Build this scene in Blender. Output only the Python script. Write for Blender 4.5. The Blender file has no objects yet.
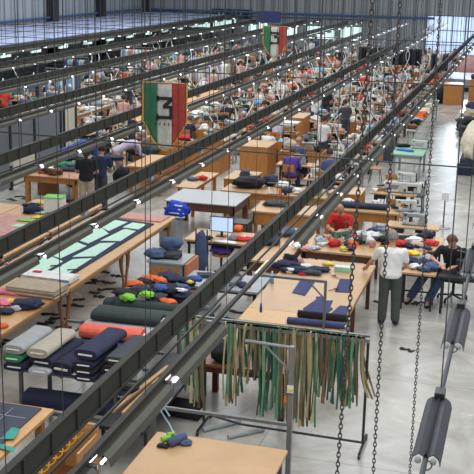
import bpy, bmesh, math, random
from mathutils import Vector, Matrix, noise
random.seed(7)
PI = math.pi
S = bpy.context.scene
COL = S.collection

# ------------------------------------------------------------------ camera, world, light, exposure
FOC = 1040.0
RX = ((0.9621, 0.0883, -0.2580), (0.2723, -0.2381, 0.9323), (0.0209, -0.9672, -0.2531))
def _calib():
    c = 237.0
    v = (540 - c, -28 - c); nx = -85.0
    ny = (FOC * FOC + v[0] * nx) / -v[1]
    Y = Vector((v[0], v[1], FOC)).normalized()
    Z = -Vector((nx, ny, FOC)).normalized()
    X = Y.cross(Z)
    return X, Y, Z
AXX, AXY, AXZ = _calib()
CAMZ = 6.5
cd = bpy.data.cameras.new('camera'); cam = bpy.data.objects.new('camera', cd); COL.objects.link(cam)
right = Vector((AXX[0], AXY[0], AXZ[0])); down = Vector((AXX[1], AXY[1], AXZ[1])); fwd = Vector((AXX[2], AXY[2], AXZ[2]))
m = Matrix.Identity(4)
for i in range(3):
    m[i][0] = right[i]; m[i][1] = -down[i]; m[i][2] = -fwd[i]
m.translation = (0, 0, CAMZ)
cam.matrix_world = m
cd.sensor_width = 36; cd.lens = FOC / 474 * 36; cd.clip_end = 300
S.camera = cam

w = bpy.data.worlds.new('World'); S.world = w; w.use_nodes = True
bg = w.node_tree.nodes['Background']; bg.inputs[0].default_value = (0.93, 0.96, 1.0, 1); bg.inputs[1].default_value = 0.62
def area(name, loc, sx, sy, power, col=(1, 1, 1), rot=(0, 0, 0)):
    l = bpy.data.lights.new(name, 'AREA'); l.shape = 'RECTANGLE'; l.size = sx; l.size_y = sy; l.energy = power; l.color = col
    o = bpy.data.objects.new(name, l); COL.objects.link(o); o.location = loc; o.rotation_euler = rot
    return o
area('overhead_fill', (-2, 14, 9.5), 8, 26, 1900, (0.97, 0.98, 1.0))  # soft fill light added above the near tables; no skylight is modelled
area('overhead_fill', (-14, 45, 9.5), 22, 40, 6500, (0.93, 0.97, 1.0))  # larger added fill light above the rear sewing lines, out of view
area('door_daylight', (-3.5, 78.5, 3.4), 5.5, 4.0, 1500, (0.75, 0.87, 1.0), (-PI / 2, 0, 0))
S.view_settings.view_transform = 'Standard'; S.view_settings.look = 'None'
S.view_settings.exposure = -0.2; S.view_settings.gamma = 1.0; S.view_settings.use_curve_mapping = False

# ------------------------------------------------------------------ helpers
def at(px, py, z):
    d = right * (px - 237) + down * (py - 237) + fwd * FOC
    t = (z - CAMZ) / d.z
    return Vector((d.x * t, d.y * t, z))
def lin(c): return tuple(((x / 255) / 12.92 if x / 255 <= 0.04045 else ((x / 255 + 0.055) / 1.055) ** 2.4) for x in c)
MATS = {}
def mat(name, col, rough=0.6, metal=0.0, var=0.12, scale=8.0, emit=None, trans=0, bump=0.0, stretch=None):
    if name in MATS: return MATS[name]
    M = bpy.data.materials.new(name); M.use_nodes = True; MATS[name] = M
    nt = M.node_tree; b = nt.nodes['Principled BSDF']
    c = lin(col)
    if var > 0:
        tc = nt.nodes.new('ShaderNodeTexCoord'); n = nt.nodes.new('ShaderNodeTexNoise'); n.inputs['Scale'].default_value = scale
        n.inputs['Detail'].default_value = 3
        mp = nt.nodes.new('ShaderNodeMapping')
        if stretch: mp.inputs['Scale'].default_value = stretch
        nt.links.new(tc.outputs['Object'], mp.inputs[0]); nt.links.new(mp.outputs[0], n.inputs['Vector'])
        r = nt.nodes.new('ShaderNodeValToRGB'); r.color_ramp.elements[0].position = 0.3; r.color_ramp.elements[1].position = 0.7
        r.color_ramp.elements[0].color = (*[x * (1 - var) for x in c], 1); r.color_ramp.elements[1].color = (*[min(1, x * (1 + var)) for x in c], 1)
        nt.links.new(n.outputs['Fac'], r.inputs[0]); nt.links.new(r.outputs[0], b.inputs['Base Color'])
        if bump:
            bp = nt.nodes.new('ShaderNodeBump'); bp.inputs['Strength'].default_value = bump; bp.inputs['Distance'].default_value = 0.02
            nt.links.new(n.outputs['Fac'], bp.inputs['Height']); nt.links.new(bp.outputs[0], b.inputs['Normal'])
    else: b.inputs['Base Color'].default_value = (*c, 1)
    b.inputs['Roughness'].default_value = rough; b.inputs['Metallic'].default_value = metal
    if trans: b.inputs['Transmission Weight'].default_value = trans
    if emit:
        b.inputs['Emission Color'].default_value = (*lin(emit[0]), 1); b.inputs['Emission Strength'].default_value = emit[1]
    return M
def cloth(name, col, **k): return mat('cloth_' + name, col, rough=0.9, var=k.get('var', 0.12), scale=k.get('scale', 9), bump=0.12)
WOOD = mat('wood', (196, 146, 92), 0.45, var=0.14, scale=5, stretch=(1, 8, 8))
PALEWOOD = mat('pale_wood', (190, 152, 108), 0.38, var=0.06, scale=3)
ORANGE = mat('orange_wood', (178, 118, 60), 0.5, var=0.16, scale=4, stretch=(6, 6, 1))
BROWN = mat('brown_wood', (104, 66, 46), 0.5, var=0.2, scale=5)
TRAY = mat('dark_tray', (40, 40, 33), 0.75, var=0.15, scale=3)
TRAYLT = mat('grey_flange', (98, 98, 90), 0.45, 0.3, var=0.1)
REFL = mat('reflector_paint', (66, 65, 54), 0.6, 0.0, var=0.15, scale=3)
REFLB = mat('reflector_blue', (50, 55, 62), 0.5, 0.0, var=0.2, scale=3)
STEEL = mat('steel_grey', (128, 132, 132), 0.4, 0.5, var=0.1)
DARKM = mat('dark_metal', (46, 48, 50), 0.45, 0.3, var=0.15)
ROD = mat('rod_steel', (52, 54, 54), 0.6, 0.1, var=0)
CHAIN = mat('chain_steel', (66, 60, 58), 0.6, 0.2, var=0.2)
WHITE = mat('white_paint', (222, 224, 222), 0.4, var=0.05)
MACH = mat('machine_cream', (205, 208, 200), 0.35, var=0.06)
MACHG = mat('machine_green', (96, 128, 112), 0.4, var=0.1)
BLACKP = mat('black_plastic', (34, 35, 38), 0.45, var=0.1)
GREYP = mat('grey_paint', (150, 156, 158), 0.4, var=0.06)
LAMPON = mat('lit_tube', (255, 255, 250), 0.4, var=0, emit=((245, 250, 255), 3.0))
SKIN = mat('skin', (196, 142, 116), 0.55, var=0.06)
PALETTE = {
 'navy': (38, 44, 72), 'black': (30, 31, 36), 'white': (226, 226, 222), 'grey': (140, 142, 146), 'charcoal': (62, 66, 72),
 'blue': (58, 84, 150), 'denim': (72, 88, 122), 'red': (196, 46, 42), 'orange': (222, 106, 50), 'cream': (214, 204, 180),
 'beige': (176, 160, 138), 'mint': (172, 222, 190), 'green': (50, 128, 84), 'purple': (84, 62, 150), 'pink': (230, 120, 150),
 'yellow': (224, 204, 70), 'teal': (62, 150, 138), 'salmon': (224, 104, 82), 'brown': (112, 74, 52), 'sky': (128, 176, 214),
 'rose': (196, 150, 140), 'lavender': (186, 178, 196), 'silver': (186, 190, 196), 'lime': (128, 196, 64), 'bottle': (42, 54, 54)}
def C_(n): return cloth(n, PALETTE[n])

def tag(o, label=None, cat=None, group=None, kind=None):
    if label:
        o['label'] = label
    if cat: o['category'] = cat
    if group: o['group'] = group
    if kind: o['kind'] = kind
    return o
def thing(name, label, cat, loc=(0, 0, 0), rz=0, group=None):
    o = bpy.data.objects.new(name, None); COL.objects.link(o); o.empty_display_size = 0.1
    o.location = loc; o.rotation_euler = (0, 0, rz)
    return tag(o, label, cat, group)
def place(o, loc, rz=0): o.location = loc; o.rotation_euler = (0, 0, rz); return o
class MB:
    def __init__(s): s.bm = bmesh.new()
    def box(s, x0, x1, y0, y1, z0, z1, bev=0):
        r = bmesh.ops.create_cube(s.bm, size=1)
        vs = r['verts']
        for v in vs: v.co = Vector(((x0 + x1) / 2 + v.co.x * (x1 - x0), (y0 + y1) / 2 + v.co.y * (y1 - y0), (z0 + z1) / 2 + v.co.z * (z1 - z0)))
        if bev:
            es = list({e for v in vs for e in v.link_edges})
            bmesh.ops.bevel(s.bm, geom=es, offset=bev, segments=2, affect='EDGES', profile=0.6)
        return s
    def tube(s, pts, r, n=6, cap=True, close=False):
        pts = [Vector(p) for p in pts]; rs = r if isinstance(r, (list, tuple)) else [r] * len(pts)
        rings = []; N = len(pts); prev = None
        for i, p in enumerate(pts):
            if close: d = pts[(i + 1) % N] - pts[i - 1]
            else: d = pts[min(i + 1, N - 1)] - pts[max(i - 1, 0)]
            d = d.normalized() if d.length > 1e-9 else Vector((0, 0, 1))
            if prev is None:
                up = Vector((0, 0, 1)) if abs(d.z) < 0.9 else Vector((1, 0, 0)); a = d.cross(up).normalized()
            else:
                a = prev - d * prev.dot(d); a = a.normalized() if a.length > 1e-6 else d.orthogonal().normalized()
            prev = a; b = d.cross(a)
            rings.append([s.bm.verts.new(p + (a * math.cos(2 * PI * k / n) + b * math.sin(2 * PI * k / n)) * rs[i]) for k in range(n)])
        M = N if close else N - 1
        for i in range(M):
            A, B = rings[i], rings[(i + 1) % N]
            for k in range(n):
                s.bm.faces.new((A[k], A[(k + 1) % n], B[(k + 1) % n], B[k]))
        if cap and not close:
            s.bm.faces.new(rings[0][::-1]); s.bm.faces.new(rings[-1])
        return s
    def prism(s, poly, ax, a0, a1):
        # poly in the two other axes; ax 0,1,2
        def mk(p, a):
            q = list(p); q.insert(ax, a); return s.bm.verts.new(q)
        A = [mk(p, a0) for p in poly]; B = [mk(p, a1) for p in poly]; n = len(poly)
        s.bm.faces.new(A[::-1]); s.bm.faces.new(B)
        for k in range(n): s.bm.faces.new((A[k], A[(k + 1) % n], B[(k + 1) % n], B[k]))
        return s
    def loft(s, secs, n=12, p=2.0):
        # secs: (x,y,z,rx,ry[,dirx]) elliptical horizontal sections
        rings = []
        for q in secs:
            x, y, z, rx, ry = q[:5]
            ring = []
            for k in range(n):
                a = 2 * PI * k / n; c, si = math.cos(a), math.sin(a)
                ring.append(s.bm.verts.new((x + rx * math.copysign(abs(c) ** (2 / p), c), y + ry * math.copysign(abs(si) ** (2 / p), si), z)))
            rings.append(ring)
        for A, B in zip(rings, rings[1:]):
            for k in range(n): s.bm.faces.new((A[k], A[(k + 1) % n], B[(k + 1) % n], B[k]))
        s.bm.faces.new(rings[0][::-1]); s.bm.faces.new(rings[-1])
        return s
    def loft3(s, secs, n=12):
        # secs: (centre, width_axis*rx, depth_axis*ry)
        rings = [[s.bm.verts.new(c + a * math.cos(2 * PI * k / n) + b * math.sin(2 * PI * k / n)) for k in range(n)] for c, a, b in secs]
        for A, B in zip(rings, rings[1:]):
            for k in range(n): s.bm.faces.new((A[k], A[(k + 1) % n], B[(k + 1) % n], B[k]))
        s.bm.faces.new(rings[0][::-1]); s.bm.faces.new(rings[-1])
        return s
    def ell(s, c, r, seg=10, rings=7, rot=None):
        R_ = bmesh.ops.create_uvsphere(s.bm, u_segments=seg, v_segments=rings, radius=1)
        for v in R_['verts']:
            co = Vector((v.co.x * r[0], v.co.y * r[1], v.co.z * r[2]))
            if rot: co = rot @ co
            v.co = co + Vector(c)
        return s
    def build(s, name, m_, parent=None, smooth=False, fix=True):
        if fix: bmesh.ops.recalc_face_normals(s.bm, faces=s.bm.faces)
        me = bpy.data.meshes.new(name); s.bm.to_mesh(me); s.bm.free()
        if m_: me.materials.append(m_)
        if smooth:
            for p in me.polygons: p.use_smooth = True
        o = bpy.data.objects.new(name, me); COL.objects.link(o)
        if parent: o.parent = parent
        return o
def copy_tree(o, parent=None):
    c = o.copy(); COL.objects.link(c)
    if parent: c.parent = parent
    for ch in list(o.children): copy_tree(ch, c)
    return c
class Proto:
    """first use gives the original itself, later uses give copies"""
    def __init__(s, fn): s.fn = fn; s.o = None
    def get(s, loc, rz, label, cat, group=None, scale=None):
        if s.o is None: s.o = s.fn(); o = s.o
        else: o = copy_tree(s.o)
        if 'group' in o: del o['group']
        place(o, loc, rz); tag(o, label, cat, group)
        if scale: o.scale = scale
        elif s.o is not o: o.scale = (1, 1, 1)
        return o
FOOT = []
def reg(x0, x1, y0, y1): FOOT.append((x0, x1, y0, y1))
def free(x0, x1, y0, y1): return not any(a < x1 and c > x0 and b < y1 and d > y0 for a, c, b, d in FOOT)
ORD = ['first', 'second', 'third', 'fourth', 'fifth', 'sixth', 'seventh', 'eighth', 'ninth', 'tenth', 'eleventh', 'twelfth', 'thirteenth', 'fourteenth', 'fifteenth', 'sixteenth', 'seventeenth', 'eighteenth', 'nineteenth', 'twentieth', 'twenty-first', 'twenty-second', 'twenty-third', 'twenty-fourth', 'twenty-fifth', 'twenty-sixth', 'twenty-seventh', 'twenty-eighth']

def lump(name, m_, parent, sx, sy, sz, seed=0, amp=0.35, sub=3, flat=True, c=(0, 0, 0)):
    """a soft crumpled bundle of cloth with folds, resting on z=0"""
    bm = bmesh.new(); bmesh.ops.create_icosphere(bm, subdivisions=sub, radius=1)
    for v in bm.verts:
        n = v.co.normalized()
        q = Vector((math.copysign(abs(n.x) ** 0.7, n.x), math.copysign(abs(n.y) ** 0.7, n.y), n.z))
        f = 1 + amp * noise.noise(n * 2.1 + Vector((seed, seed * 1.7, 0))) + amp * 0.5 * noise.noise(n * 5.0 + Vector((seed * 3.1, 0, seed)))
        v.co = Vector((c[0] + q.x * sx / 2 * f, c[1] + q.y * sy / 2 * f, c[2] + max(0.0, (q.z * 0.5 * f + 0.45) * sz)))
    me = bpy.data.meshes.new(name); bm.to_mesh(me); bm.free(); me.materials.append(m_)
    for p in me.polygons: p.use_smooth = True
    o = bpy.data.objects.new(name, me); COL.objects.link(o)
    if parent: o.parent = parent
    return o
def garment_stack(name, m_, parent, sx, sy, sz, seed=0, n=4, c=(0, 0, 0)):
    """folded garments lying on each other, rounded fold edges"""
    rnd = random.Random(seed); b = MB(); h = sz / n
    for i in range(n):
        dx, dy = rnd.uniform(-.02, .02), rnd.uniform(-.02, .02)
        b.box(c[0] - sx / 2 + dx, c[0] + sx / 2 + dx, c[1] - sy / 2 + dy, c[1] + sy / 2 + dy, c[2] + i * h, c[2] + (i + 1) * h - .002, bev=min(h * .4, .02))
    return b.build(name, m_, parent, smooth=True)
def flatpiece(name, m_, poly, z, parent=None, t=0.006, world=True):
    """flat cut cloth piece with thickness from a world-space outline"""
    b = MB(); b.prism([(p[0], p[1]) for p in poly], 2, z, z + t)
    return b.build(name, m_, parent)
def bolt(name, core, m_, L, wd, ht, seed=0):
    """bolt of cloth wound on a flat board: rounded oblong section along local Y, pale board ends"""
    o = bpy.data.objects.new(name, None); COL.objects.link(o)
    b = MB(); n = 20; rings = []
    for i in range(7):
        y = -L / 2 + L * i / 6; poly = []
        for k in range(n):
            a = 2 * PI * k / n; c, s_ = math.cos(a), math.sin(a)
            f = 1 + 0.05 * noise.noise(Vector((c * 2, s_ * 2, y * 3 + seed)))
            poly.append(Vector((math.copysign(abs(c) ** .7, c) * wd / 2 * f, y, ht / 2 + math.copysign(abs(s_) ** .8, s_) * ht / 2 * f)))
        rings.append([b.bm.verts.new(p) for p in poly])
    for A, B in zip(rings, rings[1:]):
        for k in range(n): b.bm.faces.new((A[k], A[(k + 1) % n], B[(k + 1) % n], B[k]))
    b.bm.faces.new(rings[0][::-1]); b.bm.faces.new(rings[-1])
    b.build('cloth_layers', m_, o, smooth=False)
    b = MB(); b.box(-wd * .3, wd * .3, -L / 2 - .02, L / 2 + .02, ht * .43, ht * .57, bev=.004); b.build('core_board', core, o)
    return o
CORE = mat('core_card', (222, 214, 200), 0.8)

# ------------------------------------------------------------------ people
def capsule(b, p, q, r1, r2, n=10):
    p, q = Vector(p), Vector(q); d = (q - p); L = d.length
    if L < 1e-6: return
    d.normalize(); pts = []; rs = []
    for t, f in ((-1, .05), (-.8, .6), (-.5, .87), (0, 1)): pts.append(p + d * t * r1); rs.append(max(.002, r1 * f))
    for t, f in ((0, 1), (.5, .87), (.8, .6), (1, .05)): pts.append(q + d * t * r2); rs.append(max(.002, r2 * f))
    b.tube(pts, rs, n)
def remeshed(b, name, m_, parent, vox, smooth=3):
    o = b.build(name, m_, None)
    md = o.modifiers.new('r', 'REMESH'); md.mode = 'VOXEL'; md.voxel_size = vox
    sm = o.modifiers.new('s', 'SMOOTH'); sm.iterations = smooth; sm.factor = .5
    dg = bpy.context.evaluated_depsgraph_get(); dg.update()
    me = bpy.data.meshes.new_from_object(o.evaluated_get(dg)); me.name = name
    for p in me.polygons: p.use_smooth = True
    old = o.data; o.modifiers.clear(); o.data = me; bpy.data.meshes.remove(old)
    if not me.materials: me.materials.append(m_)
    o.parent = parent
    return o
def person(label, group, J, shirt, trousers, hair=(60, 50, 44), shoes='black', bald=False, skirtcol=None, long_sleeve=False, vox=.011, apron=None, longhair=False):
    """J: joints in local space (figure faces +Y): pelvis chest neck head_dir, sh/el/wr/hip/kn/an for L,R"""
    root = thing('person', label, 'person', group=group)
    V = Vector; J = {k: (V(v) if not isinstance(v, (list,)) else [V(x) for x in v]) for k, v in J.items()}
    pel, che, nec = J['pelvis'], J['chest'], J['neck']; look = J['look'].normalized()
    spine = (nec - pel).normalized(); headc = nec + J.get('headoff', spine * .17 + look * .03)
    up = (headc - nec).normalized(); side = look.cross(up).normalized(); up = side.cross(look).normalized()
    Rm = Matrix((side, look, up)).transposed()
    across = (J['sh'][1] - J['sh'][0]).normalized()
    def torso(b, g):
        f = across.cross(spine).normalized() * -1
        secs = []
        for t, rx, ry in ((-.12, .13, .10), (0, .165, .115), (.25, .15, .10), (.55, .165, .115), (.8, .185, .115), (.93, .15, .09), (1.0, .075, .07)):
            c = pel.lerp(che, min(1, t / .55)) if t < .55 else che.lerp(nec, (t - .55) / .45)
            if t < 0: c = pel + spine * t * .5
            secs.append((c, across * (rx + g), f * (ry + g)))
        b.loft3(secs, 14)
    # body: one continuous skin mesh
    b = MB(); torso(b, 0)
    capsule(b, nec - up * .04, nec + (headc - nec) * .6, .058, .052)
    b.ell(headc, (.076, .094, .118), 16, 12, Rm)
    b.ell(headc + look * .03 - up * .05, (.055, .062, .065), 12, 8, Rm)               # jaw
    capsule(b, headc + look * .088 + up * .008, headc + look * .108 - up * .02, .010, .015, 8)  # nose
    for s in (-1, 1): b.ell(headc + side * s * .078 - look * .005, (.012, .022, .032), 8, 6, Rm)
    for i, s in ((0, -1), (1, 1)):
        sh, el, wr = J['sh'][i], J['el'][i], J['wr'][i]
        capsule(b, sh, el, .05, .04); capsule(b, el, wr, .041, .027)
        hd = (wr - el).normalized(); hn = V((0, 0, 1)) if abs(hd.z) < .8 else V((0, 1, 0))
        ha = hd.cross(hn).normalized(); hn = ha.cross(hd)
        palm = wr + hd * .055
        capsule(b, wr + hd * .02, palm + hd * .02, .03, .034, 8); capsule(b, wr + hd * .02 + ha * .02, palm + hd * .03 + ha * .02, .02, .02, 8)
        capsule(b, wr + hd * .02 - ha * .02, palm + hd * .03 - ha * .02, .02, .02, 8)
        for k, (o_, L) in enumerate(((-.03, .06), (-.01, .075), (.011, .072), (.031, .055))):
            k0 = palm + hd * .035 + ha * o_; k1 = k0 + hd * L * .5 + ha * o_ * .2 - hn * .012; k2 = k1 + hd * L * .35 - hn * .028
            capsule(b, k0, k1, .010, .0095, 6); capsule(b, k1, k2, .0095, .008, 6)
        t0 = wr + hd * .03 - ha * .03 * -s; t1 = t0 + hd * .035 + ha * .035 * s - hn * .012; t2 = t1 + hd * .03 - hn * .015
        capsule(b, t0, t1, .013, .011, 6); capsule(b, t1, t2, .011, .009, 6)
        hp, kn, an = J['hip'][i], J['kn'][i], J['an'][i]
        capsule(b, hp, kn, .075, .052); capsule(b, kn, an, .05, .036)
        capsule(b, an, an + J['toe'][i], .035, .03)
    remeshed(b, 'body', SKIN, root, vox)
    # eyes, mouth
    if vox < .02:
        for s in (-1, 1):
            e = MB(); e.ell(headc + side * s * .032 + look * .083 + up * .015, (.012, .006, .007), 8, 6, Rm); e.build('eye', BLACKP, root, True)
        e = MB(); e.ell(headc + look * .088 - up * .052, (.024, .006, .006), 8, 6, Rm); e.build('mouth', mat('lips', (150, 80, 74), .6), root, True)
    # shirt
    b = MB(); torso(b, .016)
    for i in (0, 1):
        sh, el, wr = J['sh'][i], J['el'][i], J['wr'][i]
        if long_sleeve: capsule(b, sh, el, .066, .054); capsule(b, el, el.lerp(wr, .92), .054, .04)
        else: capsule(b, sh, sh.lerp(el, .62), .068, .06)
    sh_ = remeshed(b, 'shirt', C_(shirt) if isinstance(shirt, str) else shirt, root, max(vox, .012), 4)
    # trousers
    b = MB()
    b.loft3([(pel - spine * .05, across * .15, across.cross(spine) * .12), (pel + spine * .03, across * .168, across.cross(spine) * .122), (pel + spine * .06, across * .15, across.cross(spine) * .11)], 12)
    for i in (0, 1):
        hp, kn, an = J['hip'][i], J['kn'][i], J['an'][i]
        capsule(b, hp, kn, .104, .084); capsule(b, kn, kn.lerp(an, .93), .084, .076)
    remeshed(b, 'trousers', C_(trousers), root, max(vox, .012), 3)
    for i in (0, 1):
        an, toe = J['an'][i], J['toe'][i]; b = MB()
        capsule(b, an + V((0, 0, -.03)) - toe * .25, an + toe + V((0, 0, -.03)), .046, .04, 8)
        b.box(-.001, .001, -.001, .001, 0, .001) if False else None
        b.build('shoe', C_(shoes), root, True)
    # hair
    hm = mat('hair_%d_%d_%d' % hair, hair, .8, var=.3, scale=40, bump=.4)
    if not bald:
        bm = bmesh.new(); bmesh.ops.create_uvsphere(bm, u_segments=18, v_segments=12, radius=1)
        low = -0.75 if longhair else -0.35
        for v in list(bm.verts):
            # keep the cap above the hairline; the face side stays open
            if v.co.z < (0.35 if v.co.y > .35 else (-.1 if v.co.y > -.1 else low)): bm.verts.remove(v)
        for v in bm.verts:
            k = 1.0 + .05 * noise.noise(v.co * 4)
            co = Rm @ Vector((v.co.x * .087 * k, v.co.y * .104 * k - .004, v.co.z * .130 * k)); v.co = co + headc
        r = bmesh.ops.solidify(bm, geom=bm.faces[:], thickness=-.01)
        me = bpy.data.meshes.new('hair'); bm.to_mesh(me); bm.free(); me.materials.append(hm)
        for p in me.polygons: p.use_smooth = True
        o = bpy.data.objects.new('hair', me); COL.objects.link(o); o.parent = root
        if longhair:
            b = MB(); capsule(b, headc - look * .07 - up * .02, headc - look * .09 - up * .2, .06, .035); b.build('ponytail', hm, root, True)
    if apron:
        pass
    return root
def stand(lean=0.0, arms='down', k=1.0, spread=.10):
    y = lean
    J = dict(pelvis=(0, -.02 - y * .15, .95), chest=(0, y * .45, 1.24 - y * .12), neck=(0, .0 + y * .9, 1.47 - y * .42), look=(0, 1, -.15 - y * .9),
             hip=[(-.09, -y * .15, .92), (.09, -y * .15, .92)], kn=[(-spread, .02, .5), (spread, .02, .5)], an=[(-spread - .01, -.02, .09), (spread + .01, -.02, .09)],
             toe=[(-.03, .15, -.03), (.03, .15, -.03)])
    sy, sz = y * .82, 1.40 - y * .38
    J['sh'] = [(-.185, sy, sz), (.185, sy, sz)]
    if arms == 'down': J['el'] = [(-.25, sy - .02, sz - .29), (.25, sy - .02, sz - .29)]; J['wr'] = [(-.24, sy + .1, sz - .53), (.24, sy + .1, sz - .53)]
    if arms == 'work': J['el'] = [(-.25, sy + .06, sz - .28), (.25, sy + .06, sz - .28)]; J['wr'] = [(-.16, sy + .30, sz - .36), (.16, sy + .30, sz - .36)]
    if arms == 'reachleft': J['el'] = [(-.33, sy + .10, sz - .25), (.25, sy + .05, sz - .28)]; J['wr'] = [(-.40, sy + .28, sz - .40), (.20, sy + .28, sz - .38)]
    return J
def sit(lean=.1, look=(0, 1, -.5), seat=.47):
    J = dict(pelvis=(0, 0, seat + .1), chest=(0, lean * .5, seat + .38), neck=(0, lean, seat + .60), look=look,
             hip=[(-.09, .02, seat + .07), (.09, .02, seat + .07)], kn=[(-.14, .44, seat + .07), (.14, .44, seat + .07)],
             an=[(-.14, .44, .09), (.14, .48, .09)], toe=[(-.02, .15, -.03), (.02, .15, -.03)])
    sy, sz = lean * .9, seat + .54
    J['sh'] = [(-.185, sy, sz), (.185, sy, sz)]; J['el'] = [(-.24, sy + .12, sz - .25), (.24, sy + .12, sz - .25)]; J['wr'] = [(-.12, sy + .34, sz - .22), (.12, sy + .34, sz - .22)]
    return J

# ------------------------------------------------------------------ structure
def floor_mat():
    M = bpy.data.materials.new('floor_marble'); M.use_nodes = True; nt = M.node_tree; b = nt.nodes['Principled BSDF']
    tc = nt.nodes.new('ShaderNodeTexCoord')
    n1 = nt.nodes.new('ShaderNodeTexNoise'); n1.inputs['Scale'].default_value = .9; n1.inputs['Detail'].default_value = 7; n1.inputs['Roughness'].default_value = .62; n1.inputs['Distortion'].default_value = 1.2
    r = nt.nodes.new('ShaderNodeValToRGB'); e = r.color_ramp.elements
    e[0].position = .30; e[0].color = (*lin((146, 144, 138)), 1); e[1].position = .62; e[1].color = (*lin((184, 181, 172)), 1)
    br = nt.nodes.new('ShaderNodeTexBrick'); br.offset = 0; br.inputs['Scale'].default_value = 1; br.inputs['Brick Width'].default_value = 3.2; br.inputs['Row Height'].default_value = 3.2
    br.inputs['Mortar Size'].default_value = .012; br.inputs['Color1'].default_value = (1, 1, 1, 1); br.inputs['Color2'].default_value = (1, 1, 1, 1); br.inputs['Mortar'].default_value = (.72, .72, .72, 1)
    mx = nt.nodes.new('ShaderNodeMix'); mx.data_type = 'RGBA'; mx.blend_type = 'MULTIPLY'; mx.inputs['Factor'].default_value = 1
    nt.links.new(tc.outputs['Object'], n1.inputs['Vector']); nt.links.new(tc.outputs['Object'], br.inputs['Vector'])
    nt.links.new(n1.outputs['Fac'], r.inputs[0]); nt.links.new(r.outputs[0], mx.inputs['A']); nt.links.new(br.outputs['Color'], mx.inputs['B'])
    nt.links.new(mx.outputs['Result'], b.inputs['Base Color'])
    r2 = nt.nodes.new('ShaderNodeMapRange'); r2.inputs['To Min'].default_value = .16; r2.inputs['To Max'].default_value = .34
    nt.links.new(n1.outputs['Fac'], r2.inputs['Value']); nt.links.new(r2.outputs[0], b.inputs['Roughness'])
    b.inputs['Specular IOR Level'].default_value = .6
    return M
def panel_mat(name, c1, c2, pitch):
    M = bpy.data.materials.new(name); M.use_nodes = True; nt = M.node_tree; b = nt.nodes['Principled BSDF']
    tc = nt.nodes.new('ShaderNodeTexCoord'); sp = nt.nodes.new('ShaderNodeSeparateXYZ'); ad = nt.nodes.new('ShaderNodeMath'); ad.operation = 'ADD'
    nt.links.new(tc.outputs['Object'], sp.inputs[0]); nt.links.new(sp.outputs['X'], ad.inputs[0]); nt.links.new(sp.outputs['Y'], ad.inputs[1])
    mu = nt.nodes.new('ShaderNodeMath'); mu.operation = 'MULTIPLY'; mu.inputs[1].default_value = 1 / pitch; fr = nt.nodes.new('ShaderNodeMath'); fr.operation = 'FRACT'
    nt.links.new(ad.outputs[0], mu.inputs[0]); nt.links.new(mu.outputs[0], fr.inputs[0])
    r = nt.nodes.new('ShaderNodeValToRGB'); r.color_ramp.interpolation = 'CONSTANT'; e = r.color_ramp.elements
    e[0].position = 0; e[0].color = (*lin(c1), 1); e[1].position = .25; e[1].color = (*lin(c2), 1)
    nt.links.new(fr.outputs[0], r.inputs[0]); nt.links.new(r.outputs[0], b.inputs['Base Color']); b.inputs['Roughness'].default_value = .5
    return M
def struct(name, b, m_, parent=None):
    o = b.build(name, m_, parent)
    if parent is None: o['kind'] = 'structure'
    return o
XL, XR, YB, WH = -30.0, 6.0, 80.0, 9.0
struct('floor', MB().box(XL, XR, 2, YB, -.1, 0), floor_mat())
WALLM = panel_mat('wall_panel', (124, 130, 138), (156, 162, 168), .9)
struct('wall_left', MB().box(XL - .2, XL, 2, YB, 0, WH), WALLM)
# back wall built around the openings
BLUE = mat('blue_pipe', (52, 92, 140), .4)
wb = MB(); openings = [(-21.6, -20.0, 1.35, 2.25), (-19.4, -17.6, 1.2, 2.1), (-16.9, -14.7, 1.15, 2.15), (-14.3, -12.6, 1.1, 2.2), (-7.8, -3.0, .02, 3.2), (-26.5, -22.5, 1.7, 2.7)]
xs = sorted({XL, XR} | {o[0] for o in openings} | {o[1] for o in openings})
for a, c in zip(xs, xs[1:]):
    op = [o for o in openings if o[0] <= a + 1e-6 and o[1] >= c - 1e-6]
    if op:
        if op[0][2] > 0.05: wb.box(a, c, YB, YB + .2, 0, op[0][2])
        wb.box(a, c, YB, YB + .2, op[0][3], WH)
    else: wb.box(a, c, YB, YB + .2, 0, WH)
struct('wall_back', wb, WALLM)
WINM = mat('daylight_glass', (220, 235, 240), .3, var=.12, scale=2, emit=((205, 240, 232), 1.15))
WINB = mat('daylight_glass_blue', (200, 215, 240), .3, var=.2, scale=1.2, emit=((178, 204, 240), 1.15))
for i, o_ in enumerate(openings):
    big = o_[1] - o_[0] > 4.5
    b = MB(); b.box(o_[0], o_[1], YB + .08, YB + .1, o_[2], o_[3]); pane = b.build('window_%d' % (i + 1) if not big else 'door_1', WINB if big else WINM); pane['kind'] = 'structure'
    b = MB(); nx = 5 if big else 2
    for k in range(nx + 1):
        x = o_[0] + (o_[1] - o_[0]) * k / nx; b.box(x - .04, x + .04, YB + .0, YB + .08, o_[2], o_[3])
    for k in range((3 if big else 1) + 1):
        z = o_[2] + (o_[3] - o_[2]) * k / (3 if big else 1); b.box(o_[0] - .04, o_[1] + .04, YB, YB + .085, z - .03, z + .03)
    b.build('window_frame', STEEL, pane)
def wallpipe(name, p, q, r, m_=BLUE): return struct(name, MB().tube([p, q], r, 8), m_)
wallpipe('trim_1', (XL + .2, 30, 3.05), (XL + .2, YB - .3, 3.05), .07)
wallpipe('trim_2', (XL + .3, YB - .25, 3.0), (-7.2, YB - .25, 3.0), .09)
wallpipe('trim_3', (XL + .3, YB - .25, 2.72), (-12, YB - .25, 2.72), .05)
for i, (x, y) in enumerate(((XL + .25, 62.2), (XL + .25, 79), (XL + .25, 70.0))):
    struct('trim_%d' % (4 + i), MB().box(x - .25, x + .3, y - .35, y + .35, 0, WH), DARKM)
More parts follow.
